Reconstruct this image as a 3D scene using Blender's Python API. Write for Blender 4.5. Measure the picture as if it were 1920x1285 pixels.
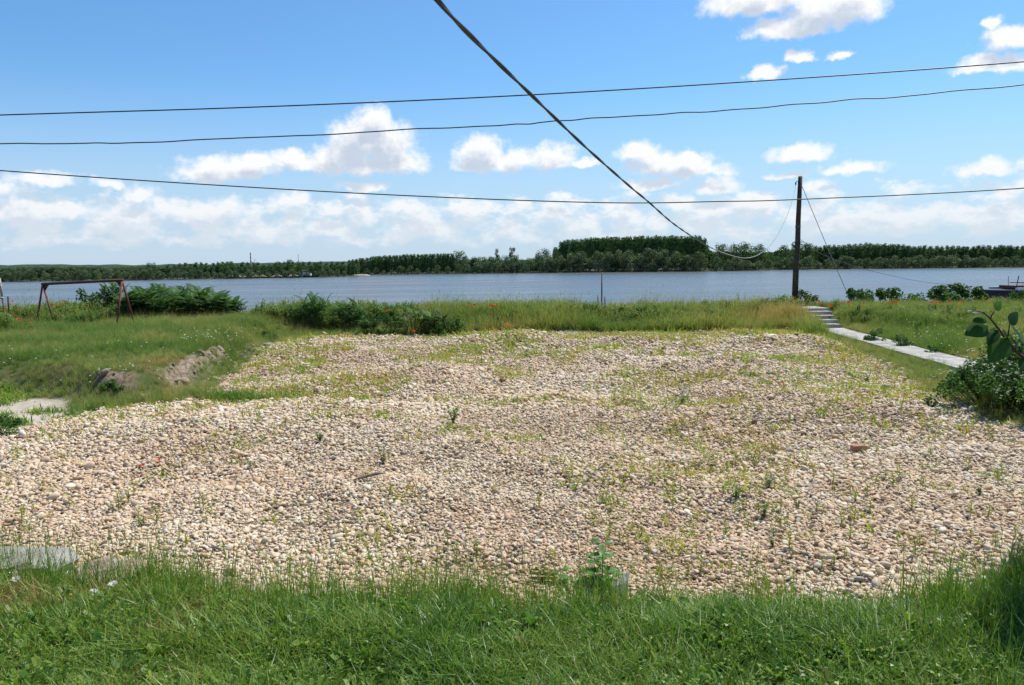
import bpy, math, random
import numpy as np
from mathutils import Vector, Matrix, Quaternion, Euler

for o in list(bpy.data.objects):
    bpy.data.objects.remove(o)
S = bpy.context.scene
C = S.collection
R = math.radians
rng = np.random.default_rng(11)
random.seed(5)

# ------------------------------------------------------------------ camera
FPX = 1478.0                       # focal length in photo pixels (photo 1920 x 1285)
CAM = Vector((0.0, 0.0, 2.4))
PITCH, ROLL = 5.7, -0.8
cam_d = bpy.data.cameras.new('camera')
cam_d.sensor_width = 36
cam_d.lens = FPX / 1920 * 36
cam_d.clip_start = 0.05
cam_d.clip_end = 20000
cam = bpy.data.objects.new('camera', cam_d)
C.objects.link(cam)
ROT = Matrix.Rotation(R(90 - PITCH), 3, 'X') @ Matrix.Rotation(R(ROLL), 3, 'Z')
cam.matrix_world = Matrix.Translation(CAM) @ ROT.to_4x4()
S.camera = cam

# ------------------------------------------------------------------ light
SUN_AZ, SUN_EL = 48.0, 60.0        # azimuth to the right of the view, elevation
sv = Vector((math.sin(R(SUN_AZ)) * math.cos(R(SUN_EL)), math.cos(R(SUN_AZ)) * math.cos(R(SUN_EL)), math.sin(R(SUN_EL))))
sun_d = bpy.data.lights.new('sun', 'SUN')
sun_d.energy = 4.4
sun_d.angle = R(0.53)
sun_d.color = (1.0, 0.955, 0.88)
sun = bpy.data.objects.new('sun', sun_d)
sun.rotation_euler = sv.to_track_quat('Z', 'Y').to_euler()
sun.location = (20, 20, 40)
C.objects.link(sun)
S.view_settings.view_transform = 'Standard'
S.view_settings.look = 'None'
S.view_settings.exposure = 0.5
S.view_settings.gamma = 1.0
S.view_settings.use_curve_mapping = False
cy = S.cycles
cy.max_bounces = 5
cy.diffuse_bounces = 3
cy.glossy_bounces = 2
cy.transmission_bounces = 3
cy.transparent_max_bounces = 8
cy.caustics_reflective = False
cy.caustics_refractive = False


def ray(px, py):
    v = ROT @ Vector(((px - 960) / FPX, (642.5 - py) / FPX, -1.0))
    return v


def at(px, py, Y):
    """the point at world depth Y behind a photo pixel"""
    v = ray(px, py)
    return CAM + v * (Y / v.y)


def onz(px, py, z):
    v = ray(px, py)
    return CAM + v * ((z - CAM.z) / v.z)


# ------------------------------------------------------------------ world: Nishita sky with cumulus
world = bpy.data.worlds.new('World')
S.world = world
world.use_nodes = True
wt = world.node_tree
wt.nodes.clear()
world.cycles.sampling_method = 'MANUAL'
world.cycles.sample_map_resolution = 512


class NT:
    """small helper that adds nodes to a tree"""
    def __init__(self, t):
        self.t = t

    def n(self, kind, **kw):
        x = self.t.nodes.new(kind)
        for k, v in kw.items():
            setattr(x, k, v)
        return x

    def put(self, sock, v):
        if hasattr(v, 'is_output') or hasattr(v, 'links'):
            self.t.links.new(v, sock)
        else:
            sock.default_value = v

    def m(self, op, a, b=None, c=None, clamp=False):
        x = self.n('ShaderNodeMath', operation=op, use_clamp=clamp)
        self.put(x.inputs[0], a)
        if b is not None:
            self.put(x.inputs[1], b)
        if c is not None:
            self.put(x.inputs[2], c)
        return x.outputs[0]

    def vm(self, op, a, b=None, c=None):
        x = self.n('ShaderNodeVectorMath', operation=op)
        self.put(x.inputs[0], a)
        if b is not None:
            self.put(x.inputs[1], b)
        if c is not None:
            self.put(x.inputs[2], c)
        return x.outputs['Value'] if op == 'LENGTH' else x.outputs[0]

    def noise(self, vec, scale, detail=4, rough=0.5, dist=0.0):
        x = self.n('ShaderNodeTexNoise')
        if vec is not None:
            self.put(x.inputs['Vector'], vec)
        x.inputs['Scale'].default_value = scale
        x.inputs['Detail'].default_value = detail
        x.inputs['Roughness'].default_value = rough
        x.inputs['Distortion'].default_value = dist
        return x.outputs['Fac']

    def step(self, v, a, b, c=0.0, d=1.0):
        x = self.n('ShaderNodeMapRange', interpolation_type='SMOOTHSTEP')
        self.put(x.inputs[0], v)
        for i, q in enumerate((a, b, c, d)):
            self.put(x.inputs[i + 1], q)
        return x.outputs[0]

    def mix(self, f, a, b, blend='MIX'):
        x = self.n('ShaderNodeMix', data_type='RGBA', blend_type=blend)
        self.put(x.inputs[0], f)
        self.put(x.inputs[6], a if not isinstance(a, tuple) else (*a[:3], 1))
        self.put(x.inputs[7], b if not isinstance(b, tuple) else (*b[:3], 1))
        return x.outputs[2]

    def ramp(self, f, stops, interp='LINEAR'):
        x = self.n('ShaderNodeValToRGB')
        x.color_ramp.interpolation = interp
        e = x.color_ramp.elements
        while len(e) < len(stops):
            e.new(0.5)
        for el, (p, c) in zip(e, stops):
            el.position = p
            el.color = (*c, 1)
        self.put(x.inputs[0], f)
        return x.outputs[0]


# cumulus: centre and half sizes in degrees of the sky, from where each stands over the river
BLOBS = [  # px, py, rx, ry
    (702, 236, 36, 34), (672, 268, 58, 44), (722, 276, 58, 48), (640, 304, 64, 34), (745, 308, 54, 34), (690, 312, 100, 26),
    (430, 322, 85, 26), (480, 306, 45, 18), (385, 330, 55, 18), (545, 300, 32, 18), (570, 312, 50, 14),
    (905, 290, 48, 34), (950, 308, 90, 26), (1035, 298, 44, 30), (880, 315, 40, 16), (1100, 308, 30, 10),
    (1195, 290, 40, 24), (1250, 308, 80, 24), (1310, 325, 60, 18), (1290, 300, 28, 14),
    (1502, 292, 52, 21), (1598, 319, 58, 13), (1850, 320, 50, 18), (1345, 354, 44, 20), (1220, 350, 60, 18),
    (1420, 8, 95, 34), (1470, 0, 60, 20), (1560, 25, 85, 40), (1480, 58, 75, 22), (1600, 20, 50, 40),
    (1437, 141, 34, 17), (1500, 108, 24, 13), (1573, 106, 20, 9), (1860, 126, 62, 17), (1840, 112, 24, 16),
    (1895, 76, 42, 24), (1858, 52, 14, 12), (80, 340, 50, 16), (-5, 352, 30, 16), (205, 348, 26, 12),
    (264, 368, 26, 18), (40, 402, 72, 30), (548, 377, 34, 17), (240, 408, 70, 26), (140, 400, 45, 18),
    (400, 395, 60, 22), (680, 352, 50, 12), (760, 388, 50, 16), (630, 395, 34, 16), (320, 392, 30, 16), (1480, 330, 40, 8),
]


def azel(px, py):
    v = ray(px, py).normalized()
    return math.atan2(v.x, v.y), math.asin(v.z)


PX = 1.0 / FPX
cg = bpy.data.node_groups.new('cumulus_density', 'ShaderNodeTree')
cg.interface.new_socket('P', in_out='INPUT', socket_type='NodeSocketVector')
cg.interface.new_socket('Density', in_out='OUTPUT', socket_type='NodeSocketFloat')
g = NT(cg)
gi = g.n('NodeGroupInput')
go = g.n('NodeGroupOutput')
P = gi.outputs[0]
wn = g.n('ShaderNodeTexNoise')
g.put(wn.inputs['Vector'], P)
wn.inputs['Scale'].default_value = 46
wn.inputs['Detail'].default_value = 3
warp = g.vm('MULTIPLY_ADD', g.vm('SUBTRACT', wn.outputs['Color'], (0.5, 0.5, 0.5)), (0.03, 0.022, 0), P)
d = None
for (bx, by, rx, ry) in BLOBS:
    a, e = azel(bx, by)
    sx, sy = 1 / (rx * PX), 1 / (ry * PX)
    q_ = g.vm('MULTIPLY_ADD', warp, (sx, sy, 0), (-a * sx, -e * sy, 0))
    L = g.vm('LENGTH', g.vm('MAXIMUM', q_, g.vm('MULTIPLY', q_, (1, -1.7, 1))))   # flatter below than above
    d = L if d is None else g.m('SMOOTH_MIN', d, L, 0.18)
field = g.m('SUBTRACT', 1.0, d)
n1 = g.noise(P, 62, 7, 0.62)
n1b = g.noise(g.vm('ADD', P, (3.1, 1.7, 0)), 24, 3, 0.5)
blobs = g.m('ADD', g.m('MULTIPLY_ADD', g.m('MAXIMUM', field, -1.2), 1.25, 0.16), g.m('MULTIPLY', g.m('SUBTRACT', n1, 0.5), 1.55))
# a low bank of small cumulus all round the horizon
sp = g.n('ShaderNodeSeparateXYZ')
g.put(sp.inputs[0], P)
el = sp.outputs[1]
prof = g.m('MULTIPLY', g.step(el, 0.0, 0.035), g.step(el, 0.066, 0.125, 1.0, 0.0))
n2 = g.noise(g.vm('MULTIPLY', P, (1.0, 1.6, 1)), 23, 8, 0.58)
bank = g.m('MULTIPLY_ADD', g.m('SUBTRACT', n2, 0.50), 5.6, g.m('MULTIPLY_ADD', prof, 2.95, -2.35))
g.put(go.inputs[0], g.m('MAXIMUM', blobs, bank))

w = NT(wt)
tc = w.n('ShaderNodeTexCoord')
sep = w.n('ShaderNodeSeparateXYZ')
w.put(sep.inputs[0], tc.outputs['Generated'])
az = w.m('ARCTAN2', sep.outputs[0], sep.outputs[1])
elv = w.m('ARCSINE', sep.outputs[2])
cmb = w.n('ShaderNodeCombineXYZ')
w.put(cmb.inputs[0], az)
w.put(cmb.inputs[1], elv)
sky = w.n('ShaderNodeTexSky', sky_type='NISHITA')
sky.sun_disc = False
sky.sun_elevation = R(SUN_EL)
sky.sun_rotation = R(SUN_AZ)
sky.altitude = 50
sky.air_density = 1.0
sky.dust_density = 0.6
sky.ozone_density = 3.0
SKY_STRENGTH = 0.12


def dens(vec):
    x = w.n('ShaderNodeGroup')
    x.node_tree = cg
    w.put(x.inputs[0], vec)
    return x.outputs[0]


D0 = dens(cmb.outputs[0])
D1 = dens(w.vm('ADD', cmb.outputs[0], (0.006, 0.018, 0)))
alpha = w.step(D0, -0.2, w.m('MULTIPLY_ADD', w.step(elv, 0.05, 0.16), -0.25, 1.0))
shade = w.m('ADD', w.m('MULTIPLY', w.step(D1, 0.0, 1.0), 0.9), w.m('MULTIPLY', w.step(D0, 0.3, 1.4), 0.1))
k = 0.72 / SKY_STRENGTH
ccol = w.mix(shade, (1.02 * k, 1.02 * k, 1.02 * k), (0.56 * k, 0.64 * k, 0.76 * k))
# distance pales the lowest clouds into the haze along the horizon
far = w.step(elv, 0.0, 0.14, 0.30, 1.0)
low = w.step(elv, -0.02, 0.24, 0.88, 0.0)
skyc = w.mix(1.0, sky.outputs[0], (0.50, 0.76, 0.92), 'MULTIPLY')
skyc = w.mix(low, skyc, (0.57 * k, 0.69 * k, 0.85 * k))
ccol = w.mix(far, (0.80 * k, 0.85 * k, 0.905 * k), ccol)
acov = w.m('MULTIPLY', alpha, w.step(elv, -0.02, 0.08, 0.45, 0.97))
final = w.mix(acov, skyc, ccol)
bg = w.n('ShaderNodeBackground')
w.put(bg.inputs[0], final)
bg.inputs[1].default_value = SKY_STRENGTH
wo = w.n('ShaderNodeOutputWorld')
w.put(wo.inputs[0], bg.outputs[0])

# ------------------------------------------------------------------ helpers


def tag(o, label=None, cat=None, group=None, kind=None):
    if label:
        o['label'] = label
    if cat:
        o['category'] = cat
    if group:
        o['group'] = group
    if kind:
        o['kind'] = kind
    return o


def mk_mesh(name, V, F, mat=None, tint=None, smooth=False, mats=None, midx=None):
    me = bpy.data.meshes.new(name)
    V = np.asarray(V, dtype=np.float64)
    me.from_pydata(V.tolist(), [], F.tolist() if hasattr(F, 'tolist') else F)
    for q in (mats or ([mat] if mat else [])):
        me.materials.append(q)
    if midx is not None:
        me.polygons.foreach_set('material_index', np.asarray(midx, dtype=np.int32))
    if tint is not None:
        a = me.attributes.new('tint', 'FLOAT', 'FACE')
        a.data.foreach_set('value', np.asarray(tint, dtype=np.float32))
    if smooth:
        me.polygons.foreach_set('use_smooth', np.ones(len(me.polygons), dtype=bool))
    me.update()
    return me


def obj(name, me, parent=None, loc=None, rotz=0, scale=None, link=True):
    o = bpy.data.objects.new(name, me)
    if link:
        C.objects.link(o)
    if parent:
        o.parent = parent
    if loc is not None:
        o.location = loc
    if rotz:
        o.rotation_euler.z = rotz
    if scale is not None:
        o.scale = (scale,) * 3 if isinstance(scale, (int, float)) else scale
    return o


def thing(name, label, cat, loc=(0, 0, 0), rotz=0, group=None, scale=None):
    return tag(obj(name, None, None, loc, rotz, scale), label, cat, group)


class MB:
    """collects shapes into one mesh"""
    def __init__(self):
        self.V, self.F, self.T, self.n = [], [], [], 0

    def add(self, V, F, t=0.5):
        V = np.asarray(V, dtype=float)
        self.V.append(V)
        for f in F:
            self.F.append([i + self.n for i in f])
            self.T.append(t)
        self.n += len(V)

    def box(self, lo, hi, t=0.5, M=None):
        (a, b, c), (d_, e, f) = lo, hi
        V = np.array([(a, b, c), (d_, b, c), (d_, e, c), (a, e, c), (a, b, f), (d_, b, f), (d_, e, f), (a, e, f)], dtype=float)
        if M is not None:
            V = np.array([M @ Vector(v) for v in V])
        self.add(V, [(0, 3, 2, 1), (4, 5, 6, 7), (0, 1, 5, 4), (1, 2, 6, 5), (2, 3, 7, 6), (3, 0, 4, 7)], t)

    def tube(self, pts, rad, n=8, t=0.5, cap=True):
        pts = [Vector(p) for p in pts]
        if not hasattr(rad, '__len__'):
            rad = [rad] * len(pts)
        V, F = [], []
        up = None
        for i, p in enumerate(pts):
            dr = (pts[min(i + 1, len(pts) - 1)] - pts[max(i - 1, 0)]).normalized()
            if up is None:
                up = dr.orthogonal().normalized()
            up = (up - dr * up.dot(dr)).normalized()
            sd = dr.cross(up)
            for k_ in range(n):
                a_ = 2 * math.pi * k_ / n
                V.append(p + (up * math.cos(a_) + sd * math.sin(a_)) * rad[i])
        for i in range(len(pts) - 1):
            for k_ in range(n):
                F.append((i * n + k_, i * n + (k_ + 1) % n, (i + 1) * n + (k_ + 1) % n, (i + 1) * n + k_))
        if cap:
            F.append(tuple(range(n))[::-1])
            F.append(tuple((len(pts) - 1) * n + k_ for k_ in range(n)))
        self.add(np.array([tuple(v) for v in V]), F, t)

    def mesh(self, name, mat, smooth=False):
        return mk_mesh(name, np.concatenate(self.V), self.F, mat, self.T, smooth)

    def build(self, name, mat, parent=None, smooth=False, loc=None):
        return obj(name, self.mesh(name, mat, smooth), parent, loc)


def copy_tree(o, parent=None):
    c = o.copy()
    C.objects.link(c)
    c.parent = parent
    for ch in list(o.children):
        copy_tree(ch, c)
    return c


def ico(sub=2):
    t = (1 + 5 ** 0.5) / 2
    V = [(-1, t, 0), (1, t, 0), (-1, -t, 0), (1, -t, 0), (0, -1, t), (0, 1, t), (0, -1, -t), (0, 1, -t), (t, 0, -1), (t, 0, 1), (-t, 0, -1), (-t, 0, 1)]
    V = [Vector(v).normalized() for v in V]
    F = [(0, 11, 5), (0, 5, 1), (0, 1, 7), (0, 7, 10), (0, 10, 11), (1, 5, 9), (5, 11, 4), (11, 10, 2), (10, 7, 6), (7, 1, 8), (3, 9, 4), (3, 4, 2), (3, 2, 6), (3, 6, 8), (3, 8, 9), (4, 9, 5), (2, 4, 11), (6, 2, 10), (8, 6, 7), (9, 8, 1)]
    for _ in range(sub):
        c, F2 = {}, []

        def mid(a, b):
            q = (min(a, b), max(a, b))
            if q not in c:
                V.append(((V[a] + V[b]) / 2).normalized())
                c[q] = len(V) - 1
            return c[q]
        for a, b, e in F:
            x, y, z = mid(a, b), mid(b, e), mid(e, a)
            F2 += [(a, x, z), (b, y, x), (e, z, y), (x, y, z)]
        F = F2
    return np.array([tuple(v) for v in V]), F


def vnoise(x, y, freq, seed=0):
    x = np.asarray(x, float) * freq
    y = np.asarray(y, float) * freq
    xi, yi = np.floor(x).astype(np.int64), np.floor(y).astype(np.int64)
    xf, yf = x - xi, y - yi
    u, v = xf * xf * (3 - 2 * xf), yf * yf * (3 - 2 * yf)

    def h(i, j):
        n = (i * 374761393 + j * 668265263 + seed * 974634777) & 0xffffffff
        n = ((n ^ (n >> 13)) * 1274126177) & 0xffffffff
        return ((n ^ (n >> 16)) & 0xffff) / 65535.0
    return (h(xi, yi) * (1 - u) + h(xi + 1, yi) * u) * (1 - v) + (h(xi, yi + 1) * (1 - u) + h(xi + 1, yi + 1) * u) * v


def fbm(x, y, freq, seed=0, octs=4):
    s, a, tot = 0, 1, 0
    for i in range(octs):
        s = s + a * vnoise(x, y, freq * 2 ** i, seed + i)
        tot += a
        a *= 0.5
    return s / tot


def sst(a, b, x):
    t = np.clip((x - a) / (b - a), 0, 1)
    return t * t * (3 - 2 * t)


def inside(poly, x, y):
    r = np.zeros(np.shape(x), bool)
    n = len(poly)
    for i in range(n):
        x0, y0 = poly[i]
        x1, y1 = poly[(i + 1) % n]
        if y0 == y1:
            continue
        c = ((y0 > y) != (y1 > y)) & (x < (x1 - x0) * (y - y0) / (y1 - y0) + x0)
        r ^= c
    return r


def dist_line(line, x, y, closed=False):
    best = np.full(np.shape(x), 1e9)
    n = len(line)
    for i in range(n if closed else n - 1):
        x0, y0 = line[i]
        x1, y1 = line[(i + 1) % n]
        dx, dy = x1 - x0, y1 - y0
        t = np.clip(((x - x0) * dx + (y - y0) * dy) / (dx * dx + dy * dy + 1e-12), 0, 1)
        best = np.minimum(best, np.hypot(x - x0 - t * dx, y - y0 - t * dy))
    return best


def sd_poly(poly, x, y):
    d_ = dist_line(poly, x, y, True)
    return np.where(inside(poly, x, y), d_, -d_)


# ------------------------------------------------------------------ materials


def new_mat(name):
    m = bpy.data.materials.new(name)
    m.use_nodes = True
    t = m.node_tree
    t.nodes.clear()
    q = NT(t)
    out = q.n('ShaderNodeOutputMaterial')
    return m, q, out


def bsdf(q, out, col, rough=0.8, spec=0.3, metal=0.0, bump=None, bs=0.3, bd=0.01):
    b = q.n('ShaderNodeBsdfPrincipled')
    q.put(b.inputs['Base Color'], col if not isinstance(col, tuple) else (*col, 1))
    q.put(b.inputs['Roughness'], rough)
    b.inputs['Specular IOR Level'].default_value = spec
    b.inputs['Metallic'].default_value = metal
    if bump is not None:
        x = q.n('ShaderNodeBump')
        x.inputs['Strength'].default_value = bs
        x.inputs['Distance'].default_value = bd
        q.put(x.inputs['Height'], bump)
        q.put(b.inputs['Normal'], x.outputs[0])
    q.put(out.inputs[0], b.outputs[0])
    return b


def simple_mat(name, a, b, scale=8, rough=0.8, spec=0.3, metal=0.0, bs=0.3, bd=0.01, detail=6):
    m, q, out = new_mat(name)
    tcn = q.n('ShaderNodeTexCoord')
    n = q.noise(tcn.outputs['Object'], scale, detail, 0.6)
    col = q.mix(q.step(n, 0.35, 0.68), a, b)
    bsdf(q, out, col, rough, spec, metal, q.noise(tcn.outputs['Object'], scale * 3, 4), bs, bd)
    return m


def leaf_mat(name, stops, inst=False, trans=0.35, spec=0.25, rough=0.55, rnd=0.0, white=False):
    """stops: colours over the tint attribute"""
    m, q, out = new_mat(name)
    at_ = q.n('ShaderNodeAttribute', attribute_name='tint', attribute_type='INSTANCER' if inst else 'GEOMETRY')
    f = at_.outputs['Fac']
    if inst:
        at2 = q.n('ShaderNodeAttribute', attribute_name='tint', attribute_type='GEOMETRY')
        f = q.m('ADD', f, q.m('MULTIPLY', q.m('SUBTRACT', at2.outputs['Fac'], 0.5), 0.45), clamp=True)
    if rnd:
        oi = q.n('ShaderNodeObjectInfo')
        f = q.m('ADD', f, q.m('MULTIPLY', q.m('SUBTRACT', oi.outputs['Random'], 0.5), rnd), clamp=True)
    col = q.ramp(f, stops)
    b = q.n('ShaderNodeBsdfPrincipled')
    q.put(b.inputs['Base Color'], col)
    b.inputs['Roughness'].default_value = rough
    b.inputs['Specular IOR Level'].default_value = spec
    tr = q.n('ShaderNodeBsdfTranslucent')
    q.put(tr.inputs[0], q.mix(1.0, col, (1, 1, 1) if white else (1.15, 1.25, 0.55), 'MULTIPLY'))
    mx = q.n('ShaderNodeMixShader')
    mx.inputs[0].default_value = trans
    q.put(mx.inputs[1], b.outputs[0])
    q.put(mx.inputs[2], tr.outputs[0])
    q.put(out.inputs[0], mx.outputs[0])
    return m


GRASS_STOPS = [(0.0, (0.26, 0.15, 0.055)), (0.2, (0.22, 0.20, 0.06)), (0.42, (0.25, 0.30, 0.06)), (0.65, (0.18, 0.285, 0.04)), (1.0, (0.085, 0.185, 0.027))]
M = {}
M['lawn'] = leaf_mat('lawn_grass', GRASS_STOPS, True, 0.36, 0.3, 0.42)
M['meadow'] = leaf_mat('meadow_grass', [(0.0, (0.42, 0.27, 0.13)), (0.2, (0.39, 0.34, 0.15)), (0.45, (0.29, 0.32, 0.11)), (0.7, (0.18, 0.26, 0.068)), (1.0, (0.085, 0.165, 0.036))], True, 0.38, 0.12)
M['sprout'] = leaf_mat('sprouting_weeds', [(0.0, (0.36, 0.22, 0.07)), (0.25, (0.36, 0.32, 0.08)), (0.5, (0.30, 0.36, 0.07)), (0.8, (0.17, 0.28, 0.05)), (1.0, (0.09, 0.19, 0.035))], True, 0.4, 0.1)
M['weed'] = leaf_mat('weed_leaves', [(0.0, (0.28, 0.21, 0.05)), (0.4, (0.24, 0.29, 0.055)), (0.7, (0.13, 0.21, 0.04)), (1.0, (0.08, 0.155, 0.035))], False, 0.4, 0.1, rnd=0.25)
M['ailanthus'] = leaf_mat('pinnate_leaves', [(0.0, (0.03, 0.075, 0.02)), (0.6, (0.06, 0.13, 0.028)), (1.0, (0.10, 0.19, 0.04))], False, 0.3, 0.12, 0.55, rnd=0.2)
M['broad'] = leaf_mat('broad_leaves', [(0.0, (0.04, 0.09, 0.024)), (0.6, (0.08, 0.155, 0.035)), (1.0, (0.14, 0.235, 0.055))], False, 0.3, 0.15, 0.5, rnd=0.2)
M['bigleaf'] = leaf_mat('glossy_leaf', [(0.0, (0.022, 0.055, 0.016)), (0.6, (0.038, 0.09, 0.02)), (1.0, (0.085, 0.19, 0.028))], False, 0.42, 0.08, 0.4, rnd=0.95)
M['plant'] = leaf_mat('plant_leaf', [(0.0, (0.045, 0.125, 0.02)), (1.0, (0.13, 0.27, 0.04))], False, 0.4, 0.25, 0.4, rnd=0.8)
M['sumac'] = leaf_mat('sumac_leaf', [(0.0, (0.13, 0.085, 0.02)), (1.0, (0.20, 0.19, 0.03))], False, 0.35, 0.35, 0.45, rnd=0.8)
M['poplar'] = leaf_mat('poplar_crown', [(0.0, (0.042, 0.083, 0.036)), (0.6, (0.08, 0.143, 0.05)), (1.0, (0.12, 0.20, 0.068))], False, 0.25, 0.1, 0.6, rnd=0.4)
M['poplar_i'] = leaf_mat('poplar_crown_far', [(0.0, (0.042, 0.083, 0.036)), (0.6, (0.08, 0.143, 0.05)), (1.0, (0.12, 0.20, 0.068))], True, 0.25, 0.2, 0.6)
M['willow'] = leaf_mat('willow_crown', [(0.0, (0.07, 0.105, 0.055)), (0.6, (0.125, 0.17, 0.09)), (1.0, (0.19, 0.235, 0.135))], False, 0.25, 0.1, 0.6, rnd=0.45)
M['poppy'] = leaf_mat('poppy_petal', [(0.0, (0.6, 0.05, 0.02)), (1.0, (0.75, 0.10, 0.03))], False, 0.3)
M['white_petal'] = leaf_mat('white_petal', [(0.0, (0.75, 0.74, 0.72)), (1.0, (0.82, 0.82, 0.80))], False, 0.45, white=True)
M['pink'] = leaf_mat('clover_petal', [(0.0, (0.45, 0.10, 0.25)), (1.0, (0.55, 0.16, 0.33))], False, 0.2)
M['stem'] = simple_mat('green_stem', (0.07, 0.11, 0.03), (0.11, 0.12, 0.04), 20)
M['redstem'] = simple_mat('reddish_stem', (0.10, 0.045, 0.025), (0.13, 0.07, 0.03), 20)
M['bark'] = simple_mat('bark', (0.10, 0.085, 0.065), (0.17, 0.15, 0.12), 3)
M['polewood'] = simple_mat('weathered_pole_wood', (0.05, 0.035, 0.026), (0.10, 0.07, 0.05), 6, 0.85)
M['black'] = simple_mat('black_cable', (0.012, 0.012, 0.013), (0.03, 0.03, 0.03), 10, 0.5)
M['greycable'] = simple_mat('grey_cable', (0.22, 0.21, 0.20), (0.32, 0.31, 0.29), 4, 0.6)
M['rust'] = simple_mat('rusty_paint', (0.20, 0.055, 0.038), (0.10, 0.04, 0.03), 9, 0.75)
M['darkrust'] = simple_mat('dark_rust', (0.06, 0.035, 0.03), (0.12, 0.05, 0.035), 9, 0.75)
M['palemetal'] = simple_mat('pale_painted_metal', (0.42, 0.38, 0.33), (0.30, 0.2, 0.14), 9, 0.6)
M['concrete'] = simple_mat('concrete', (0.24, 0.225, 0.20), (0.35, 0.33, 0.30), 3.5, 0.9, 0.2, 0, 0.5, 0.01)
M['path'] = simple_mat('path_concrete', (0.26, 0.245, 0.22), (0.42, 0.40, 0.365), 2.6, 0.9, 0.2, 0, 0.6, 0.01)
M['concrete_dark'] = simple_mat('weathered_concrete', (0.22, 0.215, 0.205), (0.34, 0.33, 0.31), 5, 0.9, 0.2, 0, 0.6, 0.02)
M['pinkstone'] = simple_mat('pinkish_stone', (0.30, 0.21, 0.165), (0.42, 0.35, 0.29), 7, 0.9, 0.2, 0, 0.7, 0.02)
M['darkstone'] = simple_mat('dark_stone', (0.10, 0.09, 0.075), (0.17, 0.14, 0.115), 12, 0.9, 0.2, 0, 0.6, 0.02)
M['brick'] = simple_mat('brick', (0.30, 0.15, 0.09), (0.38, 0.22, 0.15), 12, 0.9)
M['hull'] = simple_mat('dark_hull_paint', (0.02, 0.024, 0.045), (0.035, 0.035, 0.05), 0.8, 0.5)
M['white'] = simple_mat('white_ship_paint', (0.72, 0.72, 0.70), (0.6, 0.58, 0.55), 1.5, 0.5)
M['deckred'] = simple_mat('red_deck_paint', (0.16, 0.045, 0.035), (0.10, 0.05, 0.045), 1.5, 0.7)
M['deckgrey'] = simple_mat('dark_deck_gear', (0.05, 0.05, 0.055), (0.10, 0.095, 0.09), 2, 0.6)
M['glass'] = simple_mat('dark_window_glass', (0.02, 0.025, 0.03), (0.03, 0.035, 0.04), 2, 0.15, 0.5)
M['sandheap'] = simple_mat('sand_heap', (0.42, 0.34, 0.24), (0.50, 0.42, 0.31), 0.5, 0.95)
M['stackred'] = simple_mat('red_band_paint', (0.35, 0.08, 0.06), (0.30, 0.08, 0.06), 0.1)
M['stackwhite'] = simple_mat('white_band_paint', (0.6, 0.58, 0.56), (0.55, 0.53, 0.5), 0.1)

PEB = [(0.0, (0.69, 0.61, 0.48)), (0.16, (0.63, 0.505, 0.345)), (0.34, (0.575, 0.435, 0.268)), (0.50, (0.60, 0.455, 0.33)), (0.64, (0.44, 0.29, 0.15)),
       (0.76, (0.53, 0.475, 0.405)), (0.86, (0.33, 0.30, 0.265)), (0.93, (0.27, 0.145, 0.08)), (1.0, (0.11, 0.09, 0.078))]







def pebble_mat(name, inst):
    m, q, out = new_mat(name)
    tcn = q.n('ShaderNodeTexCoord')
    if inst:
        f = q.n('ShaderNodeAttribute', attribute_name='tint', attribute_type='INSTANCER').outputs['Fac']
    else:
        f = q.n('ShaderNodeObjectInfo').outputs['Random']
    col = q.ramp(f, PEB)
    n = q.noise(tcn.outputs['Object'], 1.6, 4, 0.65)
    col = q.mix(q.step(n, 0.3, 0.75, 0.0, 0.35), col, (0.30, 0.22, 0.14))
    bsdf(q, out, col, 0.75, 0.25)
    return m


M['pebble'] = pebble_mat('river_pebble', True)
M['cobble'] = pebble_mat('river_cobble', False)
M['clod'] = simple_mat('soil_clod', (0.22, 0.165, 0.115), (0.33, 0.26, 0.19), 6, 0.95)

# ------------------------------------------------------------------ terrain
zl = [(p.x, p.y) for p in (onz(a, b, 0.05) for a, b in
      [(-500, 1075), (-100, 1082), (0, 1080), (130, 1088), (280, 1098), (400, 1118), (600, 1132), (800, 1128), (950, 1142), (1150, 1134), (1400, 1128), (1600, 1134), (1760, 1134), (1860, 1116), (2000, 1090), (2400, 1040)])]
LAWN = [(-30, zl[0][1])] + zl + [(30, zl[-1][1]), (30, -20), (-30, -20)]
GRAVEL = [(p.x, p.y) for p in (onz(a, b, 0.0) for a, b in
          [(-500, 930), (-200, 880), (0, 832), (80, 800), (160, 778), (260, 762), (350, 755), (400, 750), (440, 745), (412, 722), (440, 700), (470, 675), (500, 652), (560, 636), (640, 630), (760, 632),
           (870, 625), (1000, 622), (1250, 625), (1400, 621), (1480, 622), (1555, 640), (1630, 672), (1700, 715), (1740, 755), (1800, 790), (1860, 815), (1960, 822), (2300, 850), (2600, 900)])]
GRAVEL = GRAVEL + [(14, 4), (-14, 4)]
foot = [(p.x, p.y) for p in (onz(a, b, 0.0) for a, b in
        [(-500, 775), (-100, 745), (0, 740), (100, 742), (170, 756), (260, 752), (340, 740), (395, 716), (440, 690), (480, 665), (515, 645), (550, 632), (640, 624), (860, 620), (1000, 618), (1250, 620), (1400, 616),
         (1480, 609), (1530, 607)])]
foot += [(10.0, 26.6), (11.7, 26.9), (11.5, 25), (11.1, 20), (10.85, 16), (11.5, 11), (30, 9)]
RIM = [(-60, foot[0][1])] + foot + [(60, 9), (60, 400), (-60, 400)]
SANDP = [(p.x, p.y) for p in (onz(a, b, 0.0) for a, b in [(-300, 745), (-50, 738), (40, 742), (120, 752), (150, 770), (110, 800), (60, 815), (0, 830), (-300, 880)])]
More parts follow.
